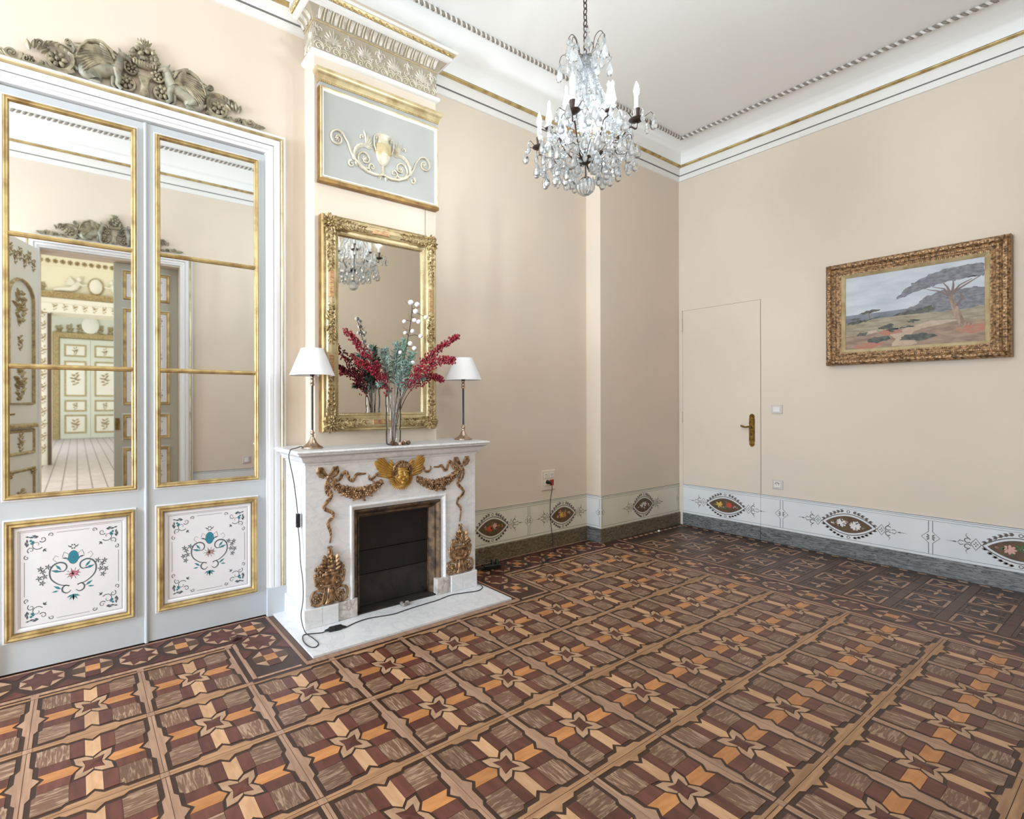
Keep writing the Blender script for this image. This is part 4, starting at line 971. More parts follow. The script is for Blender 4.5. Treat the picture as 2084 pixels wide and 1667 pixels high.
# ------------------------------------------------------------------ white marble mantelpiece
FX, W0 = 1.715, 0.365
fp = thing('mantelpiece', 'white marble fireplace with gilt cherub, garlands and fruit urns', 'fireplace', (FX, YB - 0.001, 0))
U = lambda x: x - FX
G().wbox(-0.630, U(1.366), 0.0, 0.957, 0, W0).build('jamb', 'marble_white', fp, 0); G().wbox(U(2.086), 0.630, 0.0, 0.957, 0, W0).build('jamb', 'marble_white', fp, 0)
G().wbox(U(1.366), U(2.086), 0.684, 0.957, 0, W0).build('frieze_block', 'marble_white', fp, 0)
bp_ = [(-0.63, 0.0), (-0.63, -W0), (0.63, -W0), (0.63, 0.0)]
g = G().sweep(bp_, [(-0.2, 0.940), (0.006, 0.942), (0.008, 0.950), (0.004, 0.955), (0.018, 0.958), (0.030, 0.972), (0.036, 0.988), (0.046, 0.996), (-0.2, 0.998)])
g.build('bed_moulding', 'marble_white', fp, 30)
g = G().sweep(bp_, [(-0.1, 0.996), (0.046, 0.997), (0.058, 1.000), (0.064, 1.006), (0.062, 1.012), (0.074, 1.016), (0.076, 1.022), (0.070, 1.030), (-0.1, 1.030)])
g.wbox(-0.60, 0.60, 0.997, 1.0299, 0, W0 - 0.03)
g.build('shelf', 'marble_white', fp, 30)
o0, o1 = U(1.366), U(2.088)
G().frame(o0, o1, -0.4, 0.686, [(0, W0 - 0.02), (0, W0 + 0.004), (0.006, W0 + 0.008), (0.012, W0 + 0.008), (0.013, W0 + 0.001), (0.022, W0 - 0.004), (0.023, W0 - 0.010), (0.036, W0 - 0.014), (0.038, W0 - 0.05)]).build('opening_moulding', 'marble_white', fp, 20)
mat('copper_trim', (116, 94, 72), 0.5, 0.45, rgb2=(68, 56, 46), scale=22, contrast=(0.4, 0.65), bump=0.2)
mat('iron', (32, 25, 24), 0.6, 0.2, rgb2=(20, 16, 16), scale=10, bump=0.15)
mat('soot_iron', (46, 40, 38), 0.75, 0.1, rgb2=(28, 23, 22), scale=14, contrast=(0.4, 0.7), bump=0.2)
G().frame(o0 + 0.036, o1 - 0.036, -0.4, 0.648, [(0, W0 - 0.012), (0.006, W0 - 0.004), (0.012, W0 - 0.006), (0.030, W0 - 0.030), (0.032, W0 - 0.026), (0.042, W0 - 0.030), (0.060, W0 - 0.066), (0.062, W0 - 0.09)]).build('metal_surround', 'copper_trim', fp, 20)
for k, (v0, v1) in enumerate(((0.022, 0.218), (0.222, 0.370), (0.374, 0.60))):
    G().cbox(U(1.455), U(1.998), v0, v1, 0.24, 0.278 + 0.004 * k, 0.003).build('iron_panel', 'soot_iron' if k == 0 else 'iron', fp, 0)
for u, v, w in ((1.50, 0.06, 0.282), (1.62, 0.055, 0.282), (1.90, 0.06, 0.282), (1.93, 0.50, 0.29), (1.96, 0.43, 0.29), (1.52, 0.27, 0.286)):
    G().well(U(u), v, w - 0.004, 0.005, 0.005, 0.004, 6, 4).build('rivet', 'soot_iron', fp)
g = G().wbox(U(1.945), U(1.953), 0.02, 0.06, 0.278, 0.30); g.build('latch', 'iron', fp, 0)
G().wbox(U(1.40), U(2.05), 0.0, 0.020, 0.10, W0 - 0.005).build('hearth_sill', 'soot_iron', fp, 0)
marble('marble_dirty', (212, 207, 203), (182, 176, 172), (158, 152, 148), (1, 1, 1))
for a, b, w_, m_ in ((-0.643, -0.531, W0 + 0.017, 'marble_white'), (-0.5305, -0.431, W0 + 0.017, 'marble_white'), (-0.4305, -0.303, W0 + 0.010, 'marble_dirty'), (0.290, 0.405, W0 + 0.010, 'marble_dirty'), (0.4055, 0.510, W0 + 0.017, 'marble_white'), (0.5105, 0.634, W0 + 0.017, 'marble_white')):
    G().cbox(a, b, 0.012, 0.122, W0 - 0.03, w_, 0.003).build('plinth', m_, fp, 0)
G().box(-0.6435, -0.625, -W0 + 0.03, 0, 0.012, 0.124).build('plinth', 'marble_white', fp, 0); G().box(0.625, 0.6345, -W0 + 0.03, 0, 0.012, 0.122).build('plinth', 'marble_white', fp, 0)
# gilt ornament
mat('bronze_gilt', (186, 150, 112), 0.42, 0.45, rgb2=(104, 78, 56), scale=40, contrast=(0.38, 0.62), bump=0.15, bscale=160)
mat('cherub_gold', (200, 160, 84), 0.42, 0.45, rgb2=(178, 136, 66), scale=24, contrast=(0.4, 0.7))
B = W0
g = G(); cu, cv = U(1.722), 0.842
g.well(cu, cv + 0.006, B, 0.052, 0.066, 0.050, 16, 10)                                   # face and skull
g.well(cu, cv + 0.040, B, 0.056, 0.044, 0.046, 14, 8)
for q in (1, -1):
    g.well(cu + q * 0.024, cv - 0.012, B + 0.036, 0.017, 0.015, 0.014, 8, 6)             # cheeks
    g.well(cu + q * 0.019, cv + 0.012, B + 0.044, 0.011, 0.006, 0.009, 8, 5)            # eyes
    g.wtube([(cu + q * 0.006, cv + 0.024), (cu + q * 0.018, cv + 0.028), (cu + q * 0.032, cv + 0.022)], 0.0045, 5, w=B + 0.049)
    g.well(cu + q * 0.053, cv + 0.004, B + 0.012, 0.008, 0.014, 0.012, 7, 5)             # ears
g.wtube([(cu, cv + 0.024, B + 0.046), (cu, cv + 0.006, B + 0.056), (cu, cv - 0.003, B + 0.060)], [0.005, 0.007, 0.010], 7)
g.well(cu, cv - 0.020, B + 0.046, 0.013, 0.0045, 0.008, 8, 5); g.well(cu, cv - 0.027, B + 0.044, 0.010, 0.0045, 0.008, 8, 5); g.well(cu, cv - 0.046, B + 0.034, 0.015, 0.012, 0.013, 8, 5)
hd = g.build('cherub_head', 'cherub_gold', fp, 70)
g = G()
for k in range(26):
    a = pi * (-0.12 + 1.24 * k / 25); g.spiral(cu + 0.058 * cos(a), cv + 0.028 + 0.052 * sin(a), 0.014, 1.0, a * 3, 1, 0.0065, B + 0.026 + 0.008 * (k % 2), 5, k=7)
for q in (1, -1):
    for k in range(5): g.spiral(cu + q * (0.058 + 0.004 * (k % 2)), cv + 0.03 - 0.017 * k, 0.010, 1.0, k, q, 0.005, B + 0.014, 5, k=7)
for k in range(8): g.spiral(cu - 0.03 + 0.0085 * k, cv + 0.064 - 0.0006 * (k - 3.5) ** 2, 0.011, 1.0, k, 1, 0.006, B + 0.046, 5, k=7)
g.build('curls', 'bronze_gilt', hd, 70)
for q in (1, -1):
    g = G(); S_ = lambda x: cu + q * x
    g.pillow([(S_(0.052), cv + 0.008), (S_(0.066), cv + 0.050), (S_(0.100), cv + 0.082), (S_(0.150), cv + 0.098), (S_(0.186), cv + 0.096), (S_(0.188), cv + 0.078), (S_(0.172), cv + 0.048), (S_(0.140), cv + 0.010), (S_(0.100), cv - 0.018), (S_(0.066), cv - 0.020)], B, 0.012)
    for k in range(8): g.leaf(S_(0.060 + 0.004 * k), cv - 0.006 + 0.010 * k, 0.125 - 0.003 * abs(k - 4), 0.020, (0.0 + 0.10 * k) if q > 0 else pi - 0.10 * k, B + 0.010, 0.009, 0.12 * q)
    for k in range(6): g.leaf(S_(0.056), cv + 0.012 * k, 0.055, 0.018, (0.1 + 0.16 * k) if q > 0 else pi - 0.1 - 0.16 * k, B + 0.016, 0.010)
    w_ = g.build('wing', 'cherub_gold', hd, 50); w_['label'] = 'spread feathered wing of the cherub'
g = G()
for k in range(21):
    a = pi + pi * (0.06 + 0.88 * k / 20); g.leaf(cu + 0.052 * cos(a), cv - 0.008 + 0.046 * sin(a), 0.044, 0.014, a, B + 0.012, 0.012, 0, 4)
g.wtube(arc(cu, cv - 0.010, 0.050, pi * 1.05, pi * 1.95, 12), 0.008, 6, w=B + 0.014)
g.build('ruff', 'cherub_gold', hd, 60)
def ribbon(pts, wd, nm='ribbon'):
    g = G(); n = len(pts); P = []
    for i in range(n - 1):
        for k in range(5):
            t = k / 5; p0, p1, p2, p3 = pts[max(i - 1, 0)], pts[i], pts[i + 1], pts[min(i + 2, n - 1)]
            P.append(tuple(0.5 * ((2 * p1[c]) + (-p0[c] + p2[c]) * t + (2 * p0[c] - 5 * p1[c] + 4 * p2[c] - p3[c]) * t * t + (-p0[c] + 3 * p1[c] - 3 * p2[c] + p3[c]) * t ** 3) for c in (0, 1)))
    P.append(pts[-1]); m = len(P)
    rs = [wd * (0.35 + 0.65 * min(1, 4 * min(i, m - 1 - i) / m + 0.2)) * (1 - 0.35 * i / m) for i in range(m)]
    g.wtube(P, rs, 6, w=B + 0.003, flat=0.55)
    for i in range(2, m - 2, 3):
        d = Vector(P[i + 1]) - Vector(P[i - 1]); d = d.normalized() if d.length else Vector((1, 0)); nn = Vector((-d.y, d.x)) * rs[i] * 0.95; o_ = d * rs[i] * 0.7
        g.wtube([(P[i][0] + nn.x - o_.x, P[i][1] + nn.y - o_.y), (P[i][0] - nn.x + o_.x, P[i][1] - nn.y + o_.y)], 0.0018, 4, w=B + 0.003 + rs[i] * 0.55)
    return g.build(nm, 'bronze_gilt', fp, 60)
def uv(pts): return [(U(x), y) for x, y in pts]
ribbon(uv([(1.240, 0.862), (1.265, 0.846), (1.295, 0.850), (1.318, 0.880), (1.340, 0.886), (1.360, 0.846), (1.385, 0.832), (1.410, 0.868), (1.440, 0.868), (1.473, 0.868)]), 0.013)
ribbon(uv([(1.565, 0.842), (1.545, 0.856), (1.528, 0.838), (1.508, 0.828), (1.494, 0.840), (1.496, 0.860)]), 0.010)
ribbon(uv([(2.200, 0.862), (2.175, 0.848), (2.150, 0.856), (2.130, 0.892), (2.110, 0.896), (2.092, 0.850), (2.070, 0.846), (2.050, 0.876), (2.020, 0.870), (1.985, 0.872)]), 0.013)
ribbon(uv([(1.880, 0.852), (1.900, 0.876), (1.915, 0.850), (1.940, 0.846), (1.960, 0.862), (1.956, 0.880)]), 0.010)
ribbon(uv([(1.228, 0.862), (1.222, 0.815), (1.240, 0.770), (1.236, 0.742), (1.200, 0.705), (1.206, 0.680), (1.250, 0.655), (1.250, 0.628), (1.222, 0.600), (1.234, 0.555), (1.240, 0.520), (1.232, 0.480)]), 0.013)
ribbon(uv([(2.218, 0.862), (2.214, 0.810), (2.190, 0.765), (2.192, 0.735), (2.232, 0.696), (2.232, 0.670), (2.188, 0.636), (2.184, 0.605), (2.210, 0.575), (2.212, 0.54), (2.204, 0.478)]), 0.013)
ribbon(uv([(1.222, 0.860), (1.208, 0.82), (1.214, 0.775), (1.232, 0.752)]), 0.010); ribbon(uv([(2.226, 0.860), (2.240, 0.825), (2.232, 0.785), (2.205, 0.752)]), 0.010)
for bu, q in ((1.222, 1), (2.220, -1)):
    g = G(); c = U(bu)
    for s in (1, -1):
        a = pi / 2 - s * 0.95
        loop = [(c + s * x, 0.870 + y) for x, y in ((0.004, 0.0), (0.022, 0.020), (0.040, 0.046), (0.056, 0.048), (0.062, 0.028), (0.050, 0.006), (0.024, -0.006))]
        g.wtube(loop, [0.006, 0.010, 0.013, 0.014, 0.013, 0.010, 0.006], 6, w=B + 0.004, flat=0.6)
        for k in range(4): g.leaf(c + s * (0.012 + 0.008 * k), 0.872 + 0.006 * k, 0.026, 0.010, (0.5 + 0.1 * k) if s > 0 else pi - 0.5 - 0.1 * k, B + 0.003, 0.008)
    g.well(c, 0.868, B + 0.004, 0.012, 0.012, 0.014, 8, 6)
    g.build('bow', 'bronze_gilt', fp, 60)
def garland(x0, y0, x1, y1, sag, seed):
    r = random.Random(seed); n = 15; g = G()
    for k in range(n):
        t = (k + 0.5) / n; x = x0 + (x1 - x0) * t; y = y0 + (y1 - y0) * t - sag * 4 * t * (1 - t); th = 0.022 + 0.026 * sin(pi * t)
        g.well(U(x), y, B - 0.004, 0.020, th * 0.9, 0.016, 7, 5)
        for m in range(4):
            q = r.uniform(-1, 1)
            if r.random() < 0.55: g.leaf(U(x) + r.uniform(-.01, .01), y + q * th * 0.75, 0.032, 0.016, r.uniform(-0.8, 0.8) + (pi if r.random() < .5 else 0), B + 0.010, 0.010)
            else: g.well(U(x) + r.uniform(-.01, .01), y + q * th * 0.8, B + 0.010, 0.009, 0.009, 0.010, 6, 4)
        if k % 3 == 1 or k == 7: g.rosette(U(x), y - th * 0.2, 0.014 + 0.010 * sin(pi * t), 6, B + 0.014, 0.009); g.well(U(x), y - th * 0.2, B + 0.02, 0.006, 0.006, 0.008, 6, 4)
    return g.build('garland', 'bronze_gilt', fp, 60)
garland(1.240, 0.832, 1.590, 0.812, 0.068, 1); garland(1.848, 0.806, 2.205, 0.842, 0.070, 2)
def fruit_urn(x, yb):
    c = U(x); g = G(); V_ = lambda y: yb + y
    for q in (1, -1):
        A_ = lambda a: a if q > 0 else pi - a
        g.spiral(c + q * 0.072, V_(0.044), 0.046, 1.2, A_(1.0), -q, 0.0085, B + 0.004, 6)
        g.wtube([(c + q * 0.028, V_(0.10)), (c + q * 0.036, V_(0.07)), (c + q * 0.052, V_(0.012)), (c + q * 0.09, V_(0.004)), (c + q * 0.118, V_(0.014))], [0.010, 0.009, 0.009, 0.008, 0.004], 6, w=B + 0.004)
        g.spiral(c + q * 0.052, V_(0.128), 0.034, 1.2, A_(2.4), q, 0.0075, B + 0.004, 6)
        g.wtube([(c + q * 0.082, V_(0.175)), (c + q * 0.094, V_(0.16)), (c + q * 0.084, V_(0.12)), (c + q * 0.060, V_(0.092)), (c + q * 0.03, V_(0.085))], [0.009, 0.008, 0.008, 0.007, 0.006], 6, w=B + 0.004)
        g.well(c + q * 0.092, V_(0.176), B + 0.004, 0.012, 0.011, 0.012, 7, 5)
        g.wtube(arc(c + q * 0.072, V_(0.046), 0.043, 0, 2 * pi, 18)[:-1], 0.0075, 6, w=B + 0.004, closed=True).wtube(arc(c + q * 0.050, V_(0.128), 0.028, 0, 2 * pi, 14)[:-1], 0.006, 6, w=B + 0.004, closed=True)
        g.rosette(c + q * 0.072, V_(0.044), 0.030, 7, B, 0.012); g.rosette(c + q * 0.050, V_(0.128), 0.020, 6, B, 0.012)
    g.pillow([(c - 0.040, V_(0.0)), (c + 0.040, V_(0.0)), (c + 0.020, V_(0.03)), (c + 0.014, V_(0.095)), (c - 0.014, V_(0.095)), (c - 0.020, V_(0.03))], B, 0.022)
    for k in range(6): g.wtube([(c - 0.026 + 0.0104 * k, V_(0.004)), (c - 0.011 + 0.0044 * k, V_(0.09))], 0.003, 4, w=B + 0.018)
    g.pillow([(c - 0.050, V_(0.115)), (c + 0.050, V_(0.115)), (c + 0.040, V_(0.098)), (c + 0.0, V_(0.09)), (c - 0.040, V_(0.098))], B, 0.022)
    g.pillow([(c - 0.066, V_(0.178)), (c + 0.066, V_(0.178)), (c + 0.056, V_(0.13)), (c + 0.03, V_(0.095)), (c - 0.03, V_(0.095)), (c - 0.056, V_(0.13))], B, 0.010)
    o = g.build('fruit_urn', 'bronze_gilt', fp, 60)
    g = G(); r = random.Random(int(x * 100))
    g.cbox(c - 0.052, c + 0.052, V_(0.168), V_(0.186), B, B + 0.024, 0.006)
    for k in range(60):
        t = r.random(); v = 0.186 + 0.105 * t; hw_ = 0.088 * (1 - t) ** 0.6 if t > 0.25 else 0.086
        a = r.uniform(-1, 1); g.well(c + a * hw_, V_(v), B + 0.016 * (1 - abs(a)) + r.uniform(0, 0.010), 0.0115, 0.0115, 0.011, 6, 4)
    for q in (1, -1):
        for k in range(12): g.well(c + q * (0.064 + 0.012 * (k % 2)), V_(0.170 + 0.011 * (k // 2)), B + 0.010, 0.008, 0.008, 0.009, 6, 4)
        for k in range(4): g.leaf(c + q * 0.03, V_(0.20 + 0.02 * k), 0.04, 0.02, (0.5 + 0.2 * k) if q > 0 else pi - 0.5 - 0.2 * k, B + 0.024, 0.010)
    for k in range(14): g.well(c + (0.016 - 0.0008 * k) * (-1) ** k, V_(0.262 + 0.0042 * k), B + 0.012, 0.0085, 0.007, 0.010, 6, 4)
    for k in range(5): g.leaf(c, V_(0.312), 0.028, 0.010, pi / 2 + 0.35 * (k - 2), B + 0.006, 0.008)
    g.build('fruit_heap', 'bronze_gilt', o, 60)
fruit_urn(1.232, 0.128); fruit_urn(2.205, 0.128)
hs = G().box(1.000, 2.388, 2.420, 3.09, -0.02, 0.012).build('hearth_slab', 'marble_white', None, 0)
tag(hs, 'flat white marble hearth slab set into the parquet', 'hearth')
# ------------------------------------------------------------------ table lamps on the shelf
ZS = 1.0302
mat('shade_cloth', (240, 242, 247), 0.85); mat('lamp_metal', (190, 168, 150), 0.22, 0.9); mat('lamp_rod', (58, 54, 54), 0.35, 0.3)
def table_lamp(name, label, x, y):
    t = thing(name, label, 'lamp', (x, y, ZS), 0, 'pair of table lamps on the mantelpiece')
    G().lathe([(0.062, 0.0), (0.065, 0.003), (0.064, 0.008), (0.055, 0.013), (0.042, 0.020), (0.028, 0.034), (0.018, 0.052), (0.012, 0.066), (0.010, 0.070)], 32).build('base', 'lamp_metal', t, 40)
    G().lathe([(0.009, 0.068), (0.013, 0.072), (0.013, 0.077), (0.009, 0.081), (0.014, 0.088), (0.014, 0.094), (0.009, 0.102), (0.008, 0.108)], 20).build('lower_collar', 'lamp_metal', t, 40)
    G().lathe([(0.0068, 0.105), (0.0068, 0.372)], 16).build('rod', 'lamp_rod', t, 40)
    G().lathe([(0.008, 0.370), (0.013, 0.374), (0.013, 0.384), (0.010, 0.388), (0.013, 0.398), (0.009, 0.412), (0.012, 0.418), (0.012, 0.424), (0.006, 0.430)], 20).build('upper_collar', 'lamp_metal', t, 40)
    G().lathe([(0.0135, 0.428), (0.0135, 0.470), (0.010, 0.476)], 16).build('bulb_holder', 'lamp_rod', t, 40)
    G().lathe([(0.134, 0.432), (0.0665, 0.592), (0.064, 0.592), (0.131, 0.434), (0.134, 0.432)], 48, capb=False, capt=False).build('shade', 'shade_cloth', t, 50)
    g = G().tube(arc(0, 0, 0.0655, 0, 2 * pi, 24)[:-1] and [(0.0655 * cos(a * pi / 12), 0.0655 * sin(a * pi / 12), 0.588) for a in range(24)], 0.0015, 4, closed=True)
    for k in range(3): a = 2 * pi * k / 3; g.tube([(0.012 * cos(a), 0.012 * sin(a), 0.474), (0.065 * cos(a), 0.065 * sin(a), 0.588)], 0.0013, 4)
    g.build('shade_carrier', 'lamp_rod', t, 40)
    return t
table_lamp('table_lamp', 'table lamp with white cone shade, on the shelf end beside the mirrored doors', 1.169, 2.835)
table_lamp('table_lamp', 'table lamp with white cone shade, on the shelf end beside the beige wall', 2.345, 2.862)

# ------------------------------------------------------------------ vase of winter branches
mv = bpy.data.materials.new('thin_glass'); mv.use_nodes = True; M['thin_glass'] = mv
def glassy(m, tint, refr, white, blend=0.35):
    nt = m.node_tree; n = nt.nodes; n.remove(n['Principled BSDF']); out = n['Material Output']
    tr = n.new('ShaderNodeBsdfTransparent'); tr.inputs[0].default_value = tint + (1,)
    gl = n.new('ShaderNodeBsdfGlossy'); gl.inputs['Roughness'].default_value = 0.02
    lw = n.new('ShaderNodeLayerWeight'); lw.inputs['Blend'].default_value = blend
    m1 = n.new('ShaderNodeMixShader'); nt.links.new(lw.outputs['Fresnel'], m1.inputs[0]); nt.links.new(tr.outputs[0], m1.inputs[1]); nt.links.new(gl.outputs[0], m1.inputs[2])
    gs = n.new('ShaderNodeBsdfGlass'); gs.inputs['Roughness'].default_value = 0.0; gs.inputs['IOR'].default_value = 1.5
    m2 = n.new('ShaderNodeMixShader'); m2.inputs[0].default_value = refr; nt.links.new(m1.outputs[0], m2.inputs[1]); nt.links.new(gs.outputs[0], m2.inputs[2])
    df = n.new('ShaderNodeBsdfTranslucent'); df.inputs[0].default_value = (0.92, 0.97, 1, 1)
    m3 = n.new('ShaderNodeMixShader'); m3.inputs[0].default_value = white; nt.links.new(m2.outputs[0], m3.inputs[1]); nt.links.new(df.outputs[0], m3.inputs[2])
    nt.links.new(m3.outputs[0], out.inputs[0])
glassy(mv, (0.99, 0.995, 0.995), 0.0, 0.04, 0.18)
VX, VY = 1.697, 2.775
vs = thing('glass_vase', 'tall clear glass vase standing before the gilt mirror', 'vase', (VX, VY, ZS))
vp = [(0.040, 0.0), (0.047, 0.006), (0.049, 0.03), (0.049, 0.085), (0.044, 0.10), (0.049, 0.12), (0.051, 0.18), (0.047, 0.225), (0.051, 0.25), (0.051, 0.31), (0.046, 0.36), (0.049, 0.385), (0.050, 0.395)]
G().lathe(vp + [(r - 0.004, z) for r, z in vp[::-1][:-1]] + [(0.036, 0.010)], 28, capt=True).build('vase_body', 'thin_glass', vs, 50)
mat('bark', (92, 76, 66), 0.8, rgb2=(64, 54, 48), scale=60); mat('frost_bark', (120, 112, 108), 0.8, rgb2=(190, 192, 196), scale=60)
mat('berry_red', (150, 18, 46), 0.35, rgb2=(118, 12, 36), scale=40); mat('berry_white', (236, 238, 244), 0.6)
mat('frost_green', (92, 122, 108), 0.75, rgb2=(176, 196, 190), scale=70, contrast=(0.4, 0.65)); mat('eucalyptus', (104, 150, 126), 0.7, rgb2=(160, 188, 172), scale=50)
mat('cone_brown', (92, 66, 50), 0.7, rgb2=(150, 128, 110), scale=50, contrast=(0.5, 0.75)); mat('nut', (204, 180, 154), 0.4, rgb2=(150, 118, 92), scale=30)
def bez(p, n=14):
    p = [Vector(q) for q in p]; out = []
    for i in range(n + 1):
        t = i / n; q = p[:]
        while len(q) > 1: q = [q[j] * (1 - t) + q[j + 1] * t for j in range(len(q) - 1)]
        out.append(q[0])
    return out
OB = Vector((VX, VY, ZS))
def stem_pts(ctrl, n=16): return bez([Vector((VX, VY, ZS)) + Vector(c) for c in ctrl], n)
def spray(label, ctrl, seed, start=0.45, grp='sprays of red berries in the glass vase', br=0.0062, side=0.032, nb=190):
    r = random.Random(seed); pts = stem_pts(ctrl, 22); n = len(pts)
    t = thing('berry_spray', label, 'branch', (VX, VY, ZS), 0, grp); O = OB
    loc = [p - O for p in pts]
    G().tube(loc, [0.0030 - 0.0016 * i / n for i in range(n)], 6).build('stem', 'bark', t, 60)
    g = G()
    for k in range(nb):
        u = start + (1 - start) * (r.random() ** 0.85); i = min(int(u * (n - 1)), n - 2); f = u * (n - 1) - i
        p = loc[i].lerp(loc[i + 1], f); e = side * (1.05 - 0.62 * ((u - start) / (1 - start)))
        d = Vector((r.gauss(0, 1), r.gauss(0, 1), r.gauss(0, 1))).normalized() * e * r.random() ** 0.4
        rad = br * r.uniform(0.75, 1.15); g.ell(p + d, (rad, rad, rad), 6, 4)
    o = g.build('berries', 'berry_red', t, 60); o['kind'] = 'stuff'
    return t
spray('long red berry spray arching up and left before the mirror', [(-0.01, 0.0, 0.02), (0.0, 0.0, 0.30), (-0.06, 0.0, 0.46), (-0.20, -0.01, 0.58), (-0.350, -0.02, 0.705)], 1, 0.38, side=0.052, nb=330)
spray('lower red berry spray leaning left towards the standing lamp', [(0.01, 0.01, 0.02), (0.0, 0.0, 0.30), (-0.05, -0.02, 0.40), (-0.17, -0.03, 0.50), (-0.285, -0.05, 0.52)], 2, 0.42, side=0.046, nb=260)
spray('highest red berry spray reaching out to the right past the frame', [(0.0, 0.01, 0.02), (0.01, 0.0, 0.32), (0.04, -0.16, 0.48), (0.07, -0.38, 0.60), (0.108, -0.525, 0.645)], 3, 0.46, side=0.040, nb=260)
spray('red berry spray reaching right, with its tip over the right-hand lamp', [(0.0, -0.01, 0.02), (0.01, 0.0, 0.32), (0.05, -0.16, 0.46), (0.05, -0.40, 0.54), (0.035, -0.58, 0.500)], 4, 0.40, side=0.050, nb=330)
spray('short drooping red berry spray below the two reaching right', [(0.01, 0.0, 0.02), (0.02, -0.01, 0.32), (0.10, -0.14, 0.44), (0.17, -0.20, 0.46), (0.215, -0.24, 0.405)], 5, 0.48, side=0.044, nb=220)
def evergreen(label, ctrl, seed, L, mt='frost_green', nl=120, start=0.45, wd=0.010, nm='evergreen_sprig'):
    r = random.Random(seed); pts = stem_pts(ctrl, 14); n = len(pts); loc = [p - OB for p in pts]
    t = thing(nm, label, 'branch', (VX, VY, ZS), 0, 'frosted greenery in the glass vase')
    G().tube(loc, [0.0026 - 0.0012 * i / n for i in range(n)], 5).build('stem', 'frost_bark', t, 60)
    g = G()
    for k in range(nl):
        u = start + (1 - start) * k / nl; i = min(int(u * (n - 1)), n - 2); p = loc[i].lerp(loc[i + 1], u * (n - 1) - i)
        ax = (loc[i + 1] - loc[i]).normalized(); d = Vector((r.gauss(0, 1), r.gauss(0, 1), r.gauss(0, 1))); d = (d - ax * d.dot(ax)).normalized()
        d = (d * 0.9 + ax * r.uniform(0.3, 1.0)).normalized(); s = d.cross(Vector((r.random(), r.random(), r.random()))).normalized() * wd * 0.5; l = L * r.uniform(0.7, 1.15)
        m = p + d * l * 0.5; up = d.cross(s).normalized() * l * 0.06
        g.add([p, m + s, p + d * l, m - s, m + up], [(0, 1, 4), (1, 2, 4), (2, 3, 4), (3, 0, 4)])
    o = g.build('leaves', mt, t, 0); o['kind'] = 'stuff'
    return t
evergreen('frosted conifer sprig pointing straight up from the vase', [(0.0, 0.0, 0.02), (0.0, 0.0, 0.3), (0.0, -0.02, 0.48), (0.015, -0.03, 0.64)], 11, 0.055, nl=200, start=0.52)
evergreen('pale green leafy sprig on the right of the bouquet', [(0.01, 0.0, 0.02), (0.02, 0.0, 0.3), (0.06, -0.05, 0.44), (0.080, -0.09, 0.58)], 12, 0.045, 'eucalyptus', 130, 0.55, 0.016)
evergreen('tall pale sprig beside the white berry branch', [(0.0, 0.01, 0.02), (0.01, 0.0, 0.3), (0.04, -0.03, 0.50), (0.045, -0.07, 0.665)], 13, 0.040, 'eucalyptus', 120, 0.60, 0.012)
evergreen('dark leafy sprig leaning left behind the berries', [(0.0, 0.0, 0.02), (-0.01, 0.0, 0.3), (-0.04, 0.0, 0.46), (-0.085, -0.02, 0.60)], 14, 0.050, 'frost_green', 120, 0.58, 0.014)
evergreen('snowy fir sprig drooping right over the vase rim', [(0.0, -0.01, 0.05), (0.01, -0.02, 0.36), (0.06, -0.10, 0.43), (0.10, -0.20, 0.42)], 15, 0.030, 'frost_green', 260, 0.45, 0.005)
evergreen('snowy fir sprig drooping left over the vase rim', [(0.0, 0.0, 0.05), (-0.01, 0.0, 0.36), (-0.06, -0.02, 0.40), (-0.13, -0.04, 0.385)], 16, 0.030, 'frost_green', 240, 0.45, 0.005)
evergreen('frosted sprig at the heart of the bouquet', [(0.0, -0.01, 0.02), (0.0, -0.02, 0.3), (0.015, -0.06, 0.42), (0.03, -0.12, 0.52)], 17, 0.050, 'frost_green', 200, 0.55, 0.009)
t = thing('snowberry_branch', 'tall branch of white snowberries rising above the bouquet', 'branch', (VX, VY, ZS))
mainp = [p - OB for p in stem_pts([(0.0, 0.0, 0.02), (0.0, 0.0, 0.34), (0.03, -0.10, 0.58), (0.02, -0.20, 0.76), (-0.005, -0.226, 0.885)], 24)]
G().tube(mainp, [0.0042 - 0.0018 * i / 24 for i in range(25)], 6).build('stem', 'bark', t, 60)
rr = random.Random(3); tw = G(); cap_ = G()
for u, dx, dz, rad in ((0.98, -0.008, 0.012, 0.017), (0.96, 0.03, 0.0, 0.016), (0.94, 0.022, -0.018, 0.017), (0.90, 0.085, -0.03, 0.014), (0.86, 0.045, -0.03, 0.015), (0.84, 0.018, -0.02, 0.014), (0.80, -0.04, 0.0, 0.013), (0.74, 0.02, 0.0, 0.014), (0.70, 0.075, 0.0, 0.014), (0.68, -0.02, 0.02, 0.012), (0.62, 0.025, 0.02, 0.016), (0.60, 0.05, -0.01, 0.015), (0.56, -0.03, 0.0, 0.012), (0.50, 0.055, -0.03, 0.015)):
    i = int(u * 24); p = mainp[i]; q = p + Vector((dx * 0.84, -dx * 0.55, dz)); tw.tube([p, p.lerp(q, 0.5) + Vector((0, 0, 0.008)), q], [0.0022, 0.0018, 0.0014], 5)
    G().ell(q, (rad, rad, rad * 0.95), 12, 8).build('snowberry', 'berry_white', t, 60)
for k in range(16):
    p = mainp[10 + k % 14]; d = Vector((rr.uniform(-1, 1), rr.uniform(-1, 1), rr.uniform(-0.2, 1))).normalized(); tw.tube([p, p + d * 0.03, p + d * 0.05 + Vector((0, 0, 0.008))], [0.0012, 0.001, 0.0006], 4)
o = tw.build('twigs', 'bark', t, 60); o['kind'] = 'stuff'
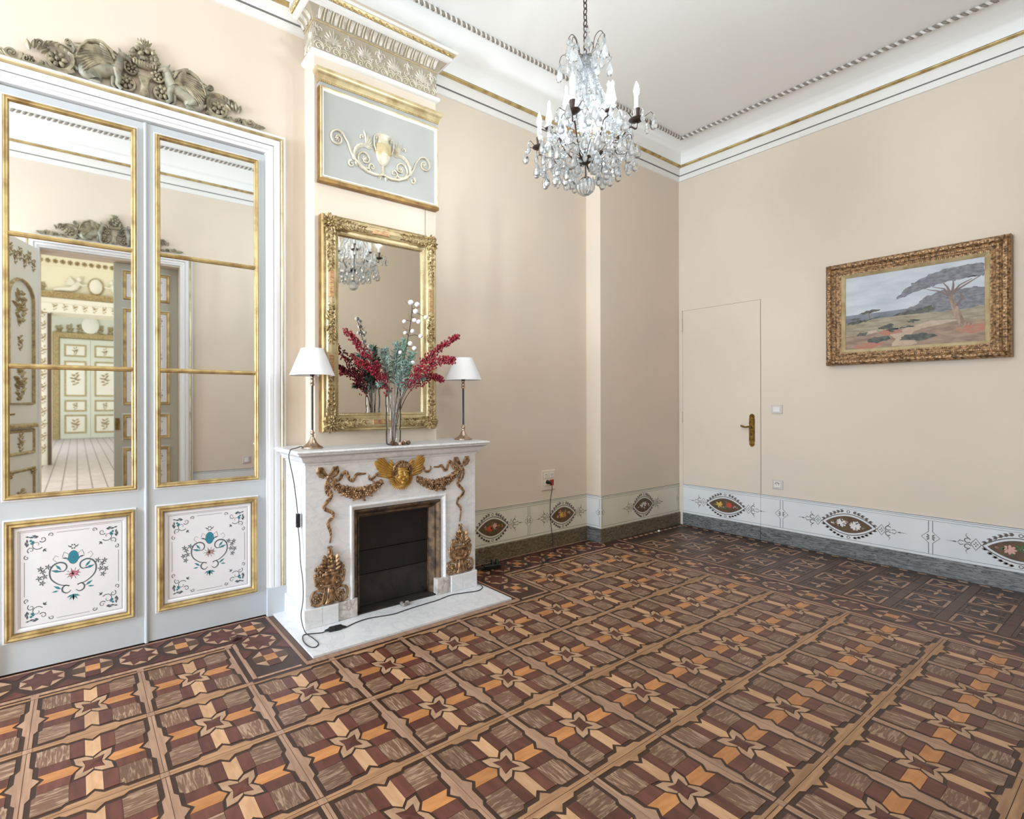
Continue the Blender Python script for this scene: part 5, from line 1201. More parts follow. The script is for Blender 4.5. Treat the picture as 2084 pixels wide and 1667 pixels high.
def pinecone(name, label, loc, r, tilt=0.0, grp=None):
    t = thing(name, label, 'pinecone', loc, 0, grp); t.rotation_euler = (tilt, 0.3, 0.4)
    G().ell((0, 0, r * 0.9), (r * 0.7, r * 0.7, r * 0.9), 8, 6).build('core', 'cone_brown', t, 60)
    g = G()
    for k in range(44):
        z = 0.12 + 1.65 * k / 44; a = k * 2.4; q = r * sqrt(max(0.05, 1 - ((z - 0.8) / 1.0) ** 2)); d = Vector((cos(a), sin(a), 0.25)); s = Vector((-sin(a), cos(a), 0)) * r * 0.2
        p = Vector((0, 0, z * r)); g.add([p + d * q * 0.5, p + d * q * 0.9 + s, p + d * q * 1.12, p + d * q * 0.9 - s, p + d * q * 0.9 + Vector((0, 0, r * 0.14))], [(0, 1, 4), (1, 2, 4), (2, 3, 4), (3, 0, 4), (0, 3, 2, 1)])
    g.build('scales', 'cone_brown', t, 0)
    return t
pinecone('pinecone', 'brown pine cone lying left of the vase foot', (VX - 0.052, VY - 0.052, ZS + 0.006), 0.017, 0.9)
pinecone('pinecone', 'open pine cone nestling in the bouquet above the vase rim', (VX + 0.055, VY - 0.065, ZS + 0.385), 0.022, 0.6)
pinecone('pinecone', 'small dark cone below the bouquet, right of the larger one', (VX + 0.075, VY - 0.055, ZS + 0.370), 0.015, 1.2)
for k, (dx, dy, r, lb) in enumerate(((-0.024, -0.066, 0.0125, 'pale round nut next to the pine cone at the vase foot'), (0.004, -0.074, 0.0115, 'brown nut at the front of the vase foot'), (0.030, -0.070, 0.0135, 'round nut right of the front of the vase foot'), (0.060, -0.040, 0.017, 'large pale nut at the right of the vase foot'), (0.072, -0.066, 0.0145, 'outermost shiny nut right of the vase foot'), (0.047, -0.056, 0.010, 'smallest nut between two larger ones by the vase'))):
    t = thing('nut', lb, 'nut', (VX + dx, VY + dy, ZS))
    G().ell((0, 0, r * 0.92), (r, r, r * 0.92), 14, 9).build('shell', 'nut' if k % 2 else 'cone_brown', t, 60); G().ell((0, 0, r * 1.8), (r * 0.22, r * 0.22, r * 0.12), 8, 4).build('tip', 'bark', t, 60)

# ------------------------------------------------------------------ cords, plugs, sockets
def smooth_path(P, k=6):
    P = [Vector(p) for p in P]; out = []
    for i in range(len(P) - 1):
        p0, p1, p2, p3 = P[max(i - 1, 0)], P[i], P[i + 1], P[min(i + 2, len(P) - 1)]
        for j in range(k):
            t = j / k; out.append(0.5 * ((2 * p1) + (p2 - p0) * t + (2 * p0 - 5 * p1 + 4 * p2 - p3) * t * t + (3 * p1 - p0 - 3 * p2 + p3) * t ** 3))
    return out + [P[-1]]
HZ = 0.0155
cd = thing('lamp_cord', 'thin black lamp cord hanging down the side of the mantelpiece to the hearth', 'cord', (0, 0, 0))
sx = 1.062
G().tube(smooth_path([(1.110, 2.828, 1.035), (1.085, 2.80, 1.047), (1.050, 2.775, 1.042), (1.012, 2.765, 1.036), (1.002, 2.762, 1.018), (1.000, 2.764, 0.985), (1.030, 2.775, 0.86), (1.055, 2.80, 0.74), (1.060, 2.79, 0.665)]), 0.0026, 6).build('cable', 'cable_black', cd, 60)
G().box(1.052, 1.070, 2.776, 2.800, 0.585, 0.662).build('inline_switch', 'plug_black', cd, 0)
G().box(1.050, 1.0525, 2.782, 2.794, 0.61, 0.64).build('switch_rocker', 'cable_black', cd, 0)
G().tube(smooth_path([(1.061, 2.788, 0.586), (1.062, 2.765, 0.50), (1.060, 2.75, 0.40), (1.055, 2.70, 0.30), (1.052, 2.69, 0.20), (1.050, 2.715, 0.10), (1.055, 2.67, 0.03), (1.075, 2.60, HZ), (1.075, 2.53, HZ), (1.045, 2.50, HZ), (1.020, 2.525, HZ), (1.018, 2.60, HZ), (1.045, 2.665, HZ), (1.09, 2.655, HZ), (1.14, 2.632, HZ + 0.002), (1.16, 2.63, HZ + 0.006)]), 0.0026, 6).build('cable', 'cable_black', cd, 60)
G().tube([(1.155, 2.630, HZ + 0.008), (1.175, 2.628, HZ + 0.010), (1.185, 2.627, HZ + 0.010), (1.215, 2.624, HZ + 0.010)], [0.005, 0.009, 0.017, 0.017], 10, flat=0.62).build('plug', 'plug_black', cd, 60)
ex = thing('extension_cord', 'black extension cord trailing across the white hearth slab', 'cord', (0, 0, 0))
G().tube([(1.216, 2.624, HZ + 0.010), (1.250, 2.622, HZ + 0.010), (1.262, 2.622, HZ + 0.008), (1.285, 2.622, HZ + 0.003)], [0.018, 0.017, 0.010, 0.005], 10, flat=0.62).build('connector', 'plug_black', ex, 60)
G().tube(smooth_path([(1.28, 2.622, HZ), (1.36, 2.648, HZ), (1.46, 2.656, HZ), (1.60, 2.628, HZ), (1.72, 2.640, HZ), (1.84, 2.648, HZ), (1.96, 2.655, HZ), (2.08, 2.675, HZ), (2.19, 2.655, HZ), (2.28, 2.635, HZ), (2.345, 2.66, HZ), (2.365, 2.70, HZ + 0.004), (2.368, 2.80, HZ), (2.385, 2.90, HZ), (2.41, 2.98, 0.006), (2.47, 3.02, 0.005), (2.56, 3.00, 0.006), (2.62, 2.962, 0.012)]), 0.0030, 6).build('cable', 'cable_black', ex, 60)
mp_ = thing('socket_block', 'black multi-way socket block lying on the parquet by the skirting', 'socket', (2.70, 2.955, 0.0018), radians(-12))
g = G(); g.cbox(-0.075, 0.075, 0.0, 0.036, -0.022, 0.022, 0.006); g.build('housing', 'plug_black', mp_, 30)
G().tube([(-0.07, 0.0, 0.018), (-0.098, 0.004, 0.016), (-0.12, 0.01, 0.012)], [0.012, 0.008, 0.004], 8).build('cable_collar', 'plug_black', mp_, 60)
for k in (0.01, 0.05): G().tube([(k, 0, 0.034), (k, 0, 0.052), (k - 0.004, 0.004, 0.072)], [0.017, 0.015, 0.006], 10).build('inserted_plug', 'plug_black', mp_, 60)
wc = thing('power_cord', 'black cord hanging from the wall outlet and looping on the parquet', 'cord', (0, 0, 0))
G().tube([(3.482, YB - 0.013, 0.594), (3.482, YB - 0.035, 0.594), (3.50, YB - 0.040, 0.585), (3.515, YB - 0.038, 0.575)], [0.018, 0.016, 0.009, 0.005], 10).build('plug', 'plug_black', wc, 60)
G().tube(smooth_path([(3.512, YB - 0.038, 0.578), (3.528, YB - 0.03, 0.53), (3.520, YB - 0.018, 0.42), (3.520, YB - 0.016, 0.30), (3.535, YB - 0.018, 0.16), (3.538, YB - 0.03, 0.05), (3.50, YB - 0.06, 0.006), (3.38, 2.98, 0.005), (3.25, 2.935, 0.005), (3.16, 2.86, 0.005), (3.22, 2.78, 0.005), (3.34, 2.80, 0.005), (3.36, 2.87, 0.005), (3.26, 2.87, 0.005), (3.10, 2.80, 0.005), (2.98, 2.77, 0.005), (2.90, 2.80, 0.005), (2.99, 2.86, 0.006), (3.04, 2.90, 0.005), (2.96, 2.82, 0.008), (2.86, 2.86, 0.006), (2.76, 2.945, 0.03)]), 0.0028, 6).build('cable', 'cable_black', wc, 60)
ot = thing('wall_outlet', 'cream four-way wall outlet with one red socket, above the frieze', 'outlet', (0, YB - 0.0005, 0))
G().cbox(3.417, 3.595, 0.519, 0.696, 0, 0.012, 0.005).build('cover_plate', 'cream_plastic', ot, 0)
for u in (3.470, 3.545):
    for v in (0.652, 0.588):
        red = u > 3.5 and v < 0.6
        g = G().cbox(u - 0.024, u + 0.024, v - 0.024 - (0.006 if red else 0), v + 0.022, 0.012, 0.016, 0.002); o = g.build('socket_module', 'red_plastic' if red else 'white_plastic', ot, 0)
        if red: o['label'] = 'red socket module'
        G().wtube(arc(u, v, 0.012, 0.3, pi - 0.3, 8), 0.0016, 4, w=0.016).well(u - 0.008, v - 0.002, 0.016, 0.003, 0.003, 0.0014, 6, 4).well(u + 0.008, v - 0.002, 0.016, 0.003, 0.003, 0.0014, 6, 4).build('socket_hole', 'dark_joint', o, 0)
RW = radians(-90)
sw = thing('light_switch', 'square light switch on the wall beside the hidden door', 'switch', (XR - 0.0005, 0, 0), RW)
G().cbox(-2.082, -1.995, 1.190, 1.272, 0, 0.009, 0.003).build('cover_plate', 'grey_plastic', sw, 0)
G().cbox(-2.068, -2.012, 1.204, 1.256, 0.009, 0.014, 0.003).build('rocker', 'white_plastic', sw, 0)
sk = thing('wall_socket', 'single wall socket above the frieze, below the light switch', 'outlet', (XR - 0.0005, 0, 0), RW)
G().cbox(-2.076, -1.992, 0.498, 0.582, 0, 0.009, 0.003).build('cover_plate', 'grey_plastic', sk, 0)
si = G().cbox(-2.060, -2.010, 0.514, 0.566, 0.009, 0.013, 0.002).build('socket_insert', 'white_plastic', sk, 0)
G().wtube(arc(-2.035, 0.540, 0.017, 0.25, pi - 0.25, 10), 0.003, 5, w=0.013).build('socket_ring', 'dark_joint', si)
for du in (-0.009, 0.009): G().well(-2.035 + du, 0.537, 0.013, 0.0035, 0.0035, 0.002, 6, 4).build('socket_hole', 'dark_joint', si)
s3 = thing('wall_socket', 'single wall socket reflected in the mirrored door pane', 'outlet', (0, YF + 0.0005, 0), pi)
G().cbox(-1.725, -1.635, 0.585, 0.665, 0, 0.009, 0.003).build('cover_plate', 'grey_plastic', s3, 0); G().cbox(-1.705, -1.655, 0.600, 0.650, 0.009, 0.013, 0.002).build('socket_insert', 'white_plastic', s3, 0)
cl = G()
rr = random.Random(4)
for k in range(9): cl.ell((rr.uniform(-.028, .028), rr.uniform(-.018, .018), 0.010), (0.014, 0.012, 0.010), 7, 5)
mat('ash_grey', (150, 146, 144), 0.95, rgb2=(110, 104, 102), scale=80)
o = tag(cl.build('ash_clump', 'ash_grey', None, 60, (1.745, 2.712, 0.0125)), 'small grey clump of ash lying before the fireplace opening', 'ash')
o = tag(G().ell((0, 0, 0.010), (0.016, 0.012, 0.010), 10, 6).build('paper_scrap', 'white_plastic', None, 60, (4.86, 2.868, 0.002)), 'tiny white crumpled scrap on the floor by the corner skirting', 'scrap')

# ------------------------------------------------------------------ framed landscape painting
pa = thing('landscape_painting', 'gilt framed landscape painting with an umbrella pine on the right wall', 'painting', (XR - 0.004, 0, 0), RW)
mat('frame_gilt', (192, 154, 110), 0.45, 0.4, rgb2=(94, 70, 48), scale=60, contrast=(0.36, 0.62), bump=0.35, bscale=150)
PU0, PU1, PV0, PV1 = -1.655, -0.634, 1.604, 2.444
G().frame(PU0, PU1, PV0, PV1, [(0, 0.0), (0, 0.058), (0.006, 0.070), (0.018, 0.080), (0.034, 0.078), (0.046, 0.062), (0.050, 0.060), (0.056, 0.064), (0.066, 0.064), (0.070, 0.056), (0.084, 0.050), (0.088, 0.052), (0.098, 0.050), (0.100, 0.046)]).build('frame', 'frame_gilt', pa, 25)
G().frame(PU0 + 0.099, PU1 - 0.099, PV0 + 0.099, PV1 - 0.099, [(0, 0.040), (0, 0.047), (0.004, 0.049), (0.024, 0.036), (0.026, 0.032)]).build('slip', 'pale_gold', pa, 25)
g = G(); rr = random.Random(2)
def along(fn):
    for a0, a1, fix, hor in ((PU0, PU1, PV0, 1), (PU0, PU1, PV1, 1), (PV0, PV1, PU0, 0), (PV0, PV1, PU1, 0)):
        s_ = 1 if fix in (PV0, PU0) else -1
        for (ins, step, r, w) in ((0.026, 0.017, 0.008, 0.080), (0.061, 0.011, 0.0045, 0.064), (0.092, 0.010, 0.004, 0.052)):
            L = a1 - a0 - 2 * ins; n = int(L / step)
            for k in range(n):
                p = a0 + ins + L * (k + 0.5) / n; q = fix + s_ * ins
                (fn)(p if hor else q, q if hor else p, r, w, k, hor)
def fn(u, v, r, w, k, hor):
    if r > 0.006: g.well(u, v, w - 0.003, 0.0115, 0.0055, 0.006, 6, 4, (0.8 if k % 2 else -0.8) + (0 if hor else pi / 2))
    else: g.well(u, v, w - 0.001, r, r, r, 5, 4)
along(fn)
o = g.build('carved_leaf_border', 'frame_gilt', pa, 60); o['kind'] = 'stuff'
for u in (PU0 + 0.03, PU1 - 0.03):
    for v in (PV0 + 0.03, PV1 - 0.03):
        g = G()
        for k in range(6): g.leaf(u, v, 0.030, 0.018, k * pi / 3 + 0.5, 0.076, 0.010)
        g.build('corner_leaf', 'frame_gilt', pa, 60)
CU0, CU1, CV0, CV1 = -1.532, -0.757, 1.727, 2.321
mat('paint_sky', (200, 206, 214), 0.6, rgb2=(176, 184, 194), scale=5, stretch=(1, 1, 3.5), contrast=(0.35, 0.7), detail=6)
mat('paint_far', (128, 134, 146), 0.6, rgb2=(106, 112, 122), scale=12, stretch=(1, 1, 3)); mat('paint_grass', (166, 158, 132), 0.6, rgb2=(138, 126, 108), scale=14, stretch=(1, 1, 4), detail=6)
mat('paint_earth', (166, 142, 122), 0.6, rgb2=(132, 110, 96), scale=12, stretch=(1, 1, 3), detail=6); mat('paint_red', (178, 106, 88), 0.6, rgb2=(166, 128, 108), scale=24, stretch=(1, 1, 3))
mat('paint_tree', (100, 102, 110), 0.6, rgb2=(136, 136, 142), scale=30, stretch=(1, 1, 2), detail=7); mat('paint_bush', (62, 66, 62), 0.6, rgb2=(96, 98, 88), scale=40); mat('paint_trunk', (170, 146, 126), 0.6, rgb2=(124, 104, 92), scale=40, stretch=(2, 1, 0.4)); mat('paint_branch', (118, 102, 98), 0.6); mat('paint_path', (196, 176, 156), 0.6, rgb2=(180, 156, 138), scale=20)
cvs = G().wbox(CU0, CU1, CV0, CV1, 0.02, 0.030).build('canvas', 'paint_sky', pa, 0)
cw, ch = CU1 - CU0, CV1 - CV0; LAY = [0.0303]
def paint(name, mt, pts):
    LAY[0] += 0.00006; P = [(CU0 + max(0, min(1, x)) * cw, CV0 + max(0, min(1, y)) * ch) for x, y in pts]
    g = G().add([(x, -LAY[0], y) for x, y in P], [tuple(range(len(P)))]); return g.build(name, mt, cvs, 0)
def wob(pts, amp, seed, n=4):
    r = random.Random(seed); out = []
    for i in range(len(pts)):
        a, b = pts[i], pts[(i + 1) % len(pts)]
        for k in range(n): t = k / n; out.append((a[0] + (b[0] - a[0]) * t + r.uniform(-amp, amp), a[1] + (b[1] - a[1]) * t + r.uniform(-amp, amp)))
    return out
paint('painted_hill', 'paint_far', [(0, 0.36), (0, 0.475), (0.15, 0.478), (0.35, 0.48), (0.55, 0.49), (0.8, 0.49), (1, 0.48), (1, 0.36)])
paint('painted_grass', 'paint_grass', wob([(0, 0.36), (0.25, 0.40), (0.5, 0.415), (0.75, 0.42), (1, 0.45), (1, 0), (0, 0)], 0.006, 1)); 
paint('painted_wood', 'paint_tree', wob([(0.40, 0.43), (0.46, 0.47), (0.56, 0.53), (0.60, 0.60), (0.72, 0.66), (0.84, 0.64), (0.95, 0.66), (1, 0.64), (1, 0.43), (0.8, 0.40), (0.6, 0.40)], 0.012, 2, 5))
paint('painted_wood', 'paint_bush', wob([(0, 0.34), (0.04, 0.39), (0.14, 0.40), (0.22, 0.40), (0.28, 0.43), (0.20, 0.38), (0.1, 0.355)], 0.010, 3, 5))
paint('painted_wood', 'paint_bush', wob([(0.38, 0.415), (0.45, 0.45), (0.55, 0.46), (0.64, 0.50), (0.68, 0.44), (0.6, 0.41)], 0.010, 4, 5))
paint('painted_earth', 'paint_earth', wob([(0, 0.18), (0.2, 0.20), (0.45, 0.24), (0.75, 0.24), (1, 0.26), (1, 0), (0, 0)], 0.010, 5, 6))
paint('painted_path', 'paint_path', wob([(0.36, 0.0), (0.40, 0.10), (0.34, 0.18), (0.48, 0.24), (0.64, 0.30), (0.88, 0.275), (0.58, 0.22), (0.50, 0.14), (0.56, 0.02)], 0.010, 6, 4))
paint('painted_soil', 'paint_red', wob([(0.05, 0.0), (0.1, 0.06), (0.2, 0.09), (0.33, 0.06), (0.2, 0.0)], 0.012, 7, 4)); paint('painted_soil', 'paint_red', wob([(0.26, 0.19), (0.30, 0.235), (0.44, 0.22), (0.46, 0.18), (0.34, 0.165)], 0.012, 8, 4)); paint('painted_soil', 'paint_red', wob([(0.8, 0.16), (0.88, 0.21), (1, 0.22), (1, 0.12), (0.9, 0.10)], 0.012, 9, 4))
for k, q in enumerate(([(0.17, 0.10), (0.2, 0.14), (0.34, 0.16), (0.36, 0.11), (0.26, 0.07)], [(0.43, 0.08), (0.46, 0.15), (0.56, 0.16), (0.66, 0.14), (0.70, 0.10), (0.56, 0.06)], [(0.26, 0.26), (0.30, 0.30), (0.38, 0.31), (0.37, 0.25), (0.31, 0.235)], [(0.08, 0.19), (0.12, 0.23), (0.18, 0.225), (0.16, 0.18)], [(0.32, 0.22), (0.37, 0.25), (0.42, 0.235), (0.38, 0.20)], [(0.48, 0.32), (0.52, 0.345), (0.57, 0.325), (0.53, 0.30)], [(0.42, 0.24), (0.48, 0.265), (0.53, 0.25), (0.47, 0.23)])): paint('painted_bush', 'paint_bush', wob(q, 0.010, 20 + k, 4))
paint('painted_cow', 'paint_path', wob([(0.18, 0.20), (0.19, 0.235), (0.25, 0.25), (0.26, 0.22), (0.22, 0.205)], 0.004, 31, 3))
paint('painted_tree', 'paint_bush', wob([(0.10, 0.48), (0.16, 0.51), (0.22, 0.53), (0.28, 0.51), (0.24, 0.49), (0.16, 0.475)], 0.006, 10, 4)); paint('painted_trunk', 'paint_branch', [(0.196, 0.40), (0.186, 0.49), (0.19, 0.50), (0.206, 0.40)])
paint('painted_tree', 'paint_bush', wob([(0.02, 0.41), (0.08, 0.435), (0.14, 0.42), (0.08, 0.405)], 0.005, 11, 4))
paint('painted_trunk', 'paint_trunk', [(0.84, 0.205), (0.80, 0.36), (0.775, 0.52), (0.765, 0.60), (0.80, 0.61), (0.808, 0.52), (0.84, 0.40), (0.872, 0.27), (0.90, 0.225), (0.96, 0.205)])
for q in (((0.775, 0.58), (0.70, 0.66), (0.62, 0.70)), ((0.775, 0.58), (0.74, 0.68), (0.66, 0.72)), ((0.785, 0.60), (0.76, 0.70), (0.73, 0.76)), ((0.79, 0.60), (0.84, 0.70), (0.92, 0.76)), ((0.79, 0.60), (0.80, 0.70), (0.80, 0.78)), ((0.80, 0.62), (0.86, 0.68), (0.98, 0.79)), ((0.82, 0.45), (0.86, 0.55), (0.84, 0.62))):
    s_ = strip(q, [0.022, 0.014, 0.006]); paint('painted_branch', 'paint_branch', [tuple(s_[0][0]), tuple(s_[1][0]), tuple(s_[1][3]), tuple(s_[1][2]), tuple(s_[0][2]), tuple(s_[0][1])])
paint('painted_crown', 'paint_tree', wob([(0.395, 0.62), (0.45, 0.70), (0.52, 0.80), (0.62, 0.875), (0.75, 0.925), (0.90, 0.935), (1, 0.93), (1, 0.77), (0.93, 0.79), (0.84, 0.765), (0.74, 0.76), (0.64, 0.715), (0.54, 0.69), (0.46, 0.64)], 0.010, 12, 6))
# ------------------------------------------------------------------ crystal chandelier
mc = bpy.data.materials.new('crystal'); mc.use_nodes = True; M['crystal'] = mc; glassy(mc, (0.97, 0.99, 1.0), 0.28, 0.20, 0.45)
mat('dark_bronze', (74, 62, 58), 0.45, 0.4); mat('candle_white', (232, 238, 240), 0.5); mat('bulb_glow', (255, 255, 255), 0.5, emit=((240, 250, 255), BULB_W * 46))
CX, CY = 2.13, 1.635
ch = thing('chandelier', 'crystal chandelier with candle bulbs hanging from the white ceiling', 'chandelier', (CX, CY, 2.38))
ZB = 2.38
def dirv(a): return Vector((sin(YAW) * cos(a) + cos(YAW) * sin(a), cos(YAW) * cos(a) - sin(YAW) * sin(a), 0))
def P3(a, r, z): d = dirv(a); return (d.x * r, d.y * r, z - ZB)
G().lathe([(0.004, 0.047), (0.020, 0.042), (0.036, 0.026), (0.044, 0.004), (0.043, -0.014), (0.034, -0.032), (0.018, -0.044), (0.004, -0.048)], 48, wob=(0.05, 16)).build('crystal_ball', 'crystal', ch, 20)
G().tube([(0, 0, 0.045), (0, 0, 0.115)], 0.003, 6).build('lower_rod', 'dark_bronze', ch)
G().lathe([(0.006, 0.108), (0.016, 0.112), (0.034, 0.126), (0.040, 0.138), (0.034, 0.146), (0.018, 0.152), (0.010, 0.160)], 18).build('hub', 'dark_bronze', ch, 40)
G().lathe([(0.010, 0.158), (0.026, 0.170), (0.034, 0.195), (0.024, 0.225), (0.014, 0.240), (0.022, 0.26), (0.030, 0.30), (0.026, 0.35), (0.014, 0.385), (0.022, 0.40), (0.024, 0.43), (0.014, 0.46), (0.012, 0.50), (0.020, 0.53), (0.022, 0.57), (0.016, 0.61), (0.024, 0.63), (0.030, 0.65), (0.010, 0.655)], 16, wob=(0.07, 8)).build('glass_stem', 'crystal', ch, 25)
mdrop = None
def mk(g, nm, mt, sm):
    me = bpy.data.meshes.new(nm); me.from_pydata(g.v, [], g.f); me.materials.append(M[mt])
    if sm: me.shade_smooth(); me.set_sharp_from_angle(angle=radians(sm))
    return me
md = mk(G().lathe([(0.0015, 0.004), (0.0045, 0.0), (0.0035, -0.006), (0.006, -0.012), (0.0105, -0.030), (0.0115, -0.038), (0.0075, -0.050), (0.001, -0.054)], 8), 'crystal_drop', 'crystal', 25)
md2 = mk(G().lathe([(0.0015, 0.004), (0.005, 0.0), (0.004, -0.007), (0.008, -0.016), (0.016, -0.042), (0.0175, -0.054), (0.012, -0.068), (0.001, -0.074)], 8), 'crystal_drop', 'crystal', 25)
msp = mk(G().lathe([(0.014, 0.0), (0.017, 0.010), (0.011, 0.020), (0.018, 0.040), (0.012, 0.075), (0.006, 0.105), (0.009, 0.112), (0.009, 0.120), (0.002, 0.135)], 8), 'crystal_spire', 'crystal', 25)
mros = mk(G().ell((0, 0, 0), (0.014, 0.014, 0.005), 8, 4, Matrix.Rotation(pi / 2, 3, 'X')), 'crystal_rosette', 'crystal', 0)
def drop(p, big=False): link('crystal_drop', md2 if big else md, ch, p)
beads_ = G(); wires = []
def strand(a, b, sag, n, r=0.0062):
    a = Vector(a); b = Vector(b)
    for k in range(n):
        t = (k + 0.5) / n; p = a.lerp(b, t); p.z -= sag * 4 * t * (1 - t); q = r * (0.85 + 0.3 * ((k * 7) % 3) / 2); beads_.ell(p, (q, q, q), 6, 4)
A0 = radians(33)
for k in range(4):
    a = A0 + k * pi / 2
    arm = G().tube(smooth_path([P3(a, 0.020, 2.505), P3(a, 0.07, 2.487), P3(a, 0.13, 2.510), P3(a, 0.17, 2.575), P3(a, 0.205, 2.615), P3(a, 0.233, 2.600), P3(a, 0.236, 2.632)]), 0.0042, 6).build('arm', 'dark_bronze', ch, 60)
    c = Vector(P3(a, 0.236, 2.632)); L = lambda prof, n: G().lathe([(r, z + c.z) for r, z in prof], n, (c.x, c.y, 0))
    L([(0.004, -0.004), (0.020, 0.0), (0.034, 0.008), (0.036, 0.012), (0.020, 0.010), (0.010, 0.012)], 16).build('drip_pan', 'dark_bronze', ch, 40)
    L([(0.008, 0.010), (0.013, 0.016), (0.012, 0.030), (0.015, 0.052), (0.016, 0.060), (0.011, 0.060)], 14).build('candle_socket', 'dark_bronze', ch, 40)
    L([(0.0105, 0.056), (0.0105, 0.122), (0.006, 0.125)], 14).build('candle_tube', 'candle_white', ch, 40)
    L([(0.006, 0.122), (0.0105, 0.134), (0.0125, 0.148), (0.009, 0.168), (0.004, 0.182), (0.0008, 0.190)], 14).build('bulb', 'bulb_glow', ch, 60)
    for m in range(6):
        b = a + m * pi / 3; d = dirv(b); p0 = c + d * 0.030 + Vector((0, 0, 0.010)); p1 = c + d * 0.060 + Vector((0, 0, 0.030)); p2 = c + d * 0.074 + Vector((0, 0, 0.012))
        wires.append([p0, p1, p2]); drop(p2, m % 2 == 0)
    a2 = a + pi / 4
    G().tube(smooth_path([P3(a2, 0.020, 2.515), P3(a2, 0.06, 2.505), P3(a2, 0.12, 2.56), P3(a2, 0.155, 2.625), P3(a2, 0.190, 2.630), P3(a2, 0.198, 2.645)]), 0.0038, 6).build('arm', 'dark_bronze', ch, 60)
    s0 = Vector(P3(a2, 0.198, 2.645)); G().lathe([(0.004, -0.004), (0.018, 0.002), (0.020, 0.007), (0.010, 0.006)], 12, tuple(s0)).build('drip_pan', 'dark_bronze', ch, 40)
    link('crystal_spire', msp, ch, tuple(s0 + Vector((0, 0, 0.006))))
    for m in range(4):
        b = a2 + m * pi / 2 + 0.4; d = dirv(b); p1 = s0 + d * 0.032 + Vector((0, 0, 0.018)); p2 = s0 + d * 0.044 + Vector((0, 0, 0.002)); wires.append([s0 + d * 0.012, p1, p2]); drop(p2, m % 2)
    a3 = a + radians(22)
    link('crystal_spire', msp, ch, P3(a3, 0.150, 2.70)); wires.append([Vector(P3(a3, 0.03, 2.62)), Vector(P3(a3, 0.10, 2.60)), Vector(P3(a3, 0.15, 2.70))])
for k in range(10):      # crown of curved wires
    a = k * 2 * pi / 10 + 0.2; tall = k % 2
    pts = [P3(a, 0.010, 3.035), P3(a, 0.03, 3.03), P3(a, 0.045, 3.11), P3(a, 0.070, 3.135), P3(a, 0.088, 3.112)] if tall else [P3(a, 0.010, 3.032), P3(a, 0.055, 3.022), P3(a, 0.090, 3.065), P3(a, 0.116, 3.072), P3(a, 0.128, 3.042)]
    wires.append([Vector(p) for p in smooth_path(pts, 4)])
    e = pts[-1]; link('crystal_rosette', mros, ch, (e[0], e[1], e[2] - 0.014), (0, 0, -a)); drop((e[0], e[1], e[2] - 0.030), True)
    if not tall:
        link('crystal_rosette', mros, ch, P3(a, 0.085, 3.045), (0, 0, -a)); drop(P3(a, 0.085, 3.03))
        drop(P3(a, 0.060, 3.005), True); strand(P3(a, 0.125, 3.03), P3(a + 2 * pi / 5, 0.125, 3.03), 0.045, 9, 0.005)
for k in range(18):
    a = k * 2 * pi / 18
    strand(P3(a, 0.022, 3.00), P3(a, 0.10 + 0.03 * (k % 2), 2.74), 0.022, 19, 0.0062)
    strand(P3(a, 0.10, 2.75), P3(a, 0.205, 2.60), 0.03, 12)
    strand(P3(a, 0.215, 2.58), P3(a + 2 * pi / 18, 0.215, 2.58), 0.055, 7)
    strand(P3(a, 0.205, 2.56), P3(a, 0.050, 2.490), 0.040, 12)
    drop(P3(a, 0.238 - 0.014 * (k % 2), 2.535 - 0.012 * (k % 3)), k % 2 == 0)
    drop(P3(a + 0.17, 0.205, 2.505), k % 3 == 0); drop(P3(a, 0.150, 2.490), k % 2 == 1)
    if k % 2: drop(P3(a, 0.100, 2.475), True); drop(P3(a, 0.125, 2.72), True)
    else: link('crystal_rosette', mros, ch, P3(a, 0.20, 2.535), (0, 0, -a)); link('crystal_rosette', mros, ch, P3(a, 0.065, 2.86), (0, 0, -a)); drop(P3(a, 0.068, 2.845), True)
for k in range(8):
    a = k * pi / 4 + 0.1; wires.append([Vector(p) for p in smooth_path([P3(a, 0.02, 2.53), P3(a, 0.10, 2.565), P3(a, 0.17, 2.53), P3(a, 0.225, 2.55), P3(a, 0.238, 2.525)], 4)])
    drop(P3(a, 0.238, 2.515), True)
o = beads_.build('crystal_beads', 'crystal', ch, 60); o['kind'] = 'stuff'
g = G()
for wq in wires: g.tube(wq, 0.0019, 5)
o = g.build('wire_branches', 'dark_bronze', ch, 60); o['kind'] = 'stuff'
ml = mk(G().tube([(0.0095 * cos(t * pi / 8), 0, 0.018 * sin(t * pi / 8)) for t in range(16)], 0.0028, 6, closed=True), 'chain_link', 'dark_bronze', 60)
n = 0; z = 3.052
while z < 3.93:
    link('chain_link', ml, ch, (0, 0, z - ZB), (0, 0, YAW * -1 + (pi / 2 if n % 2 else 0) + 0.5)); n += 1; z += 0.029
G().lathe([(0.004, 3.915 - ZB), (0.012, 3.93 - ZB), (0.045, 3.942 - ZB), (0.055, 3.9495 - ZB)], 20).build('ceiling_rose', 'dark_bronze', ch, 40)
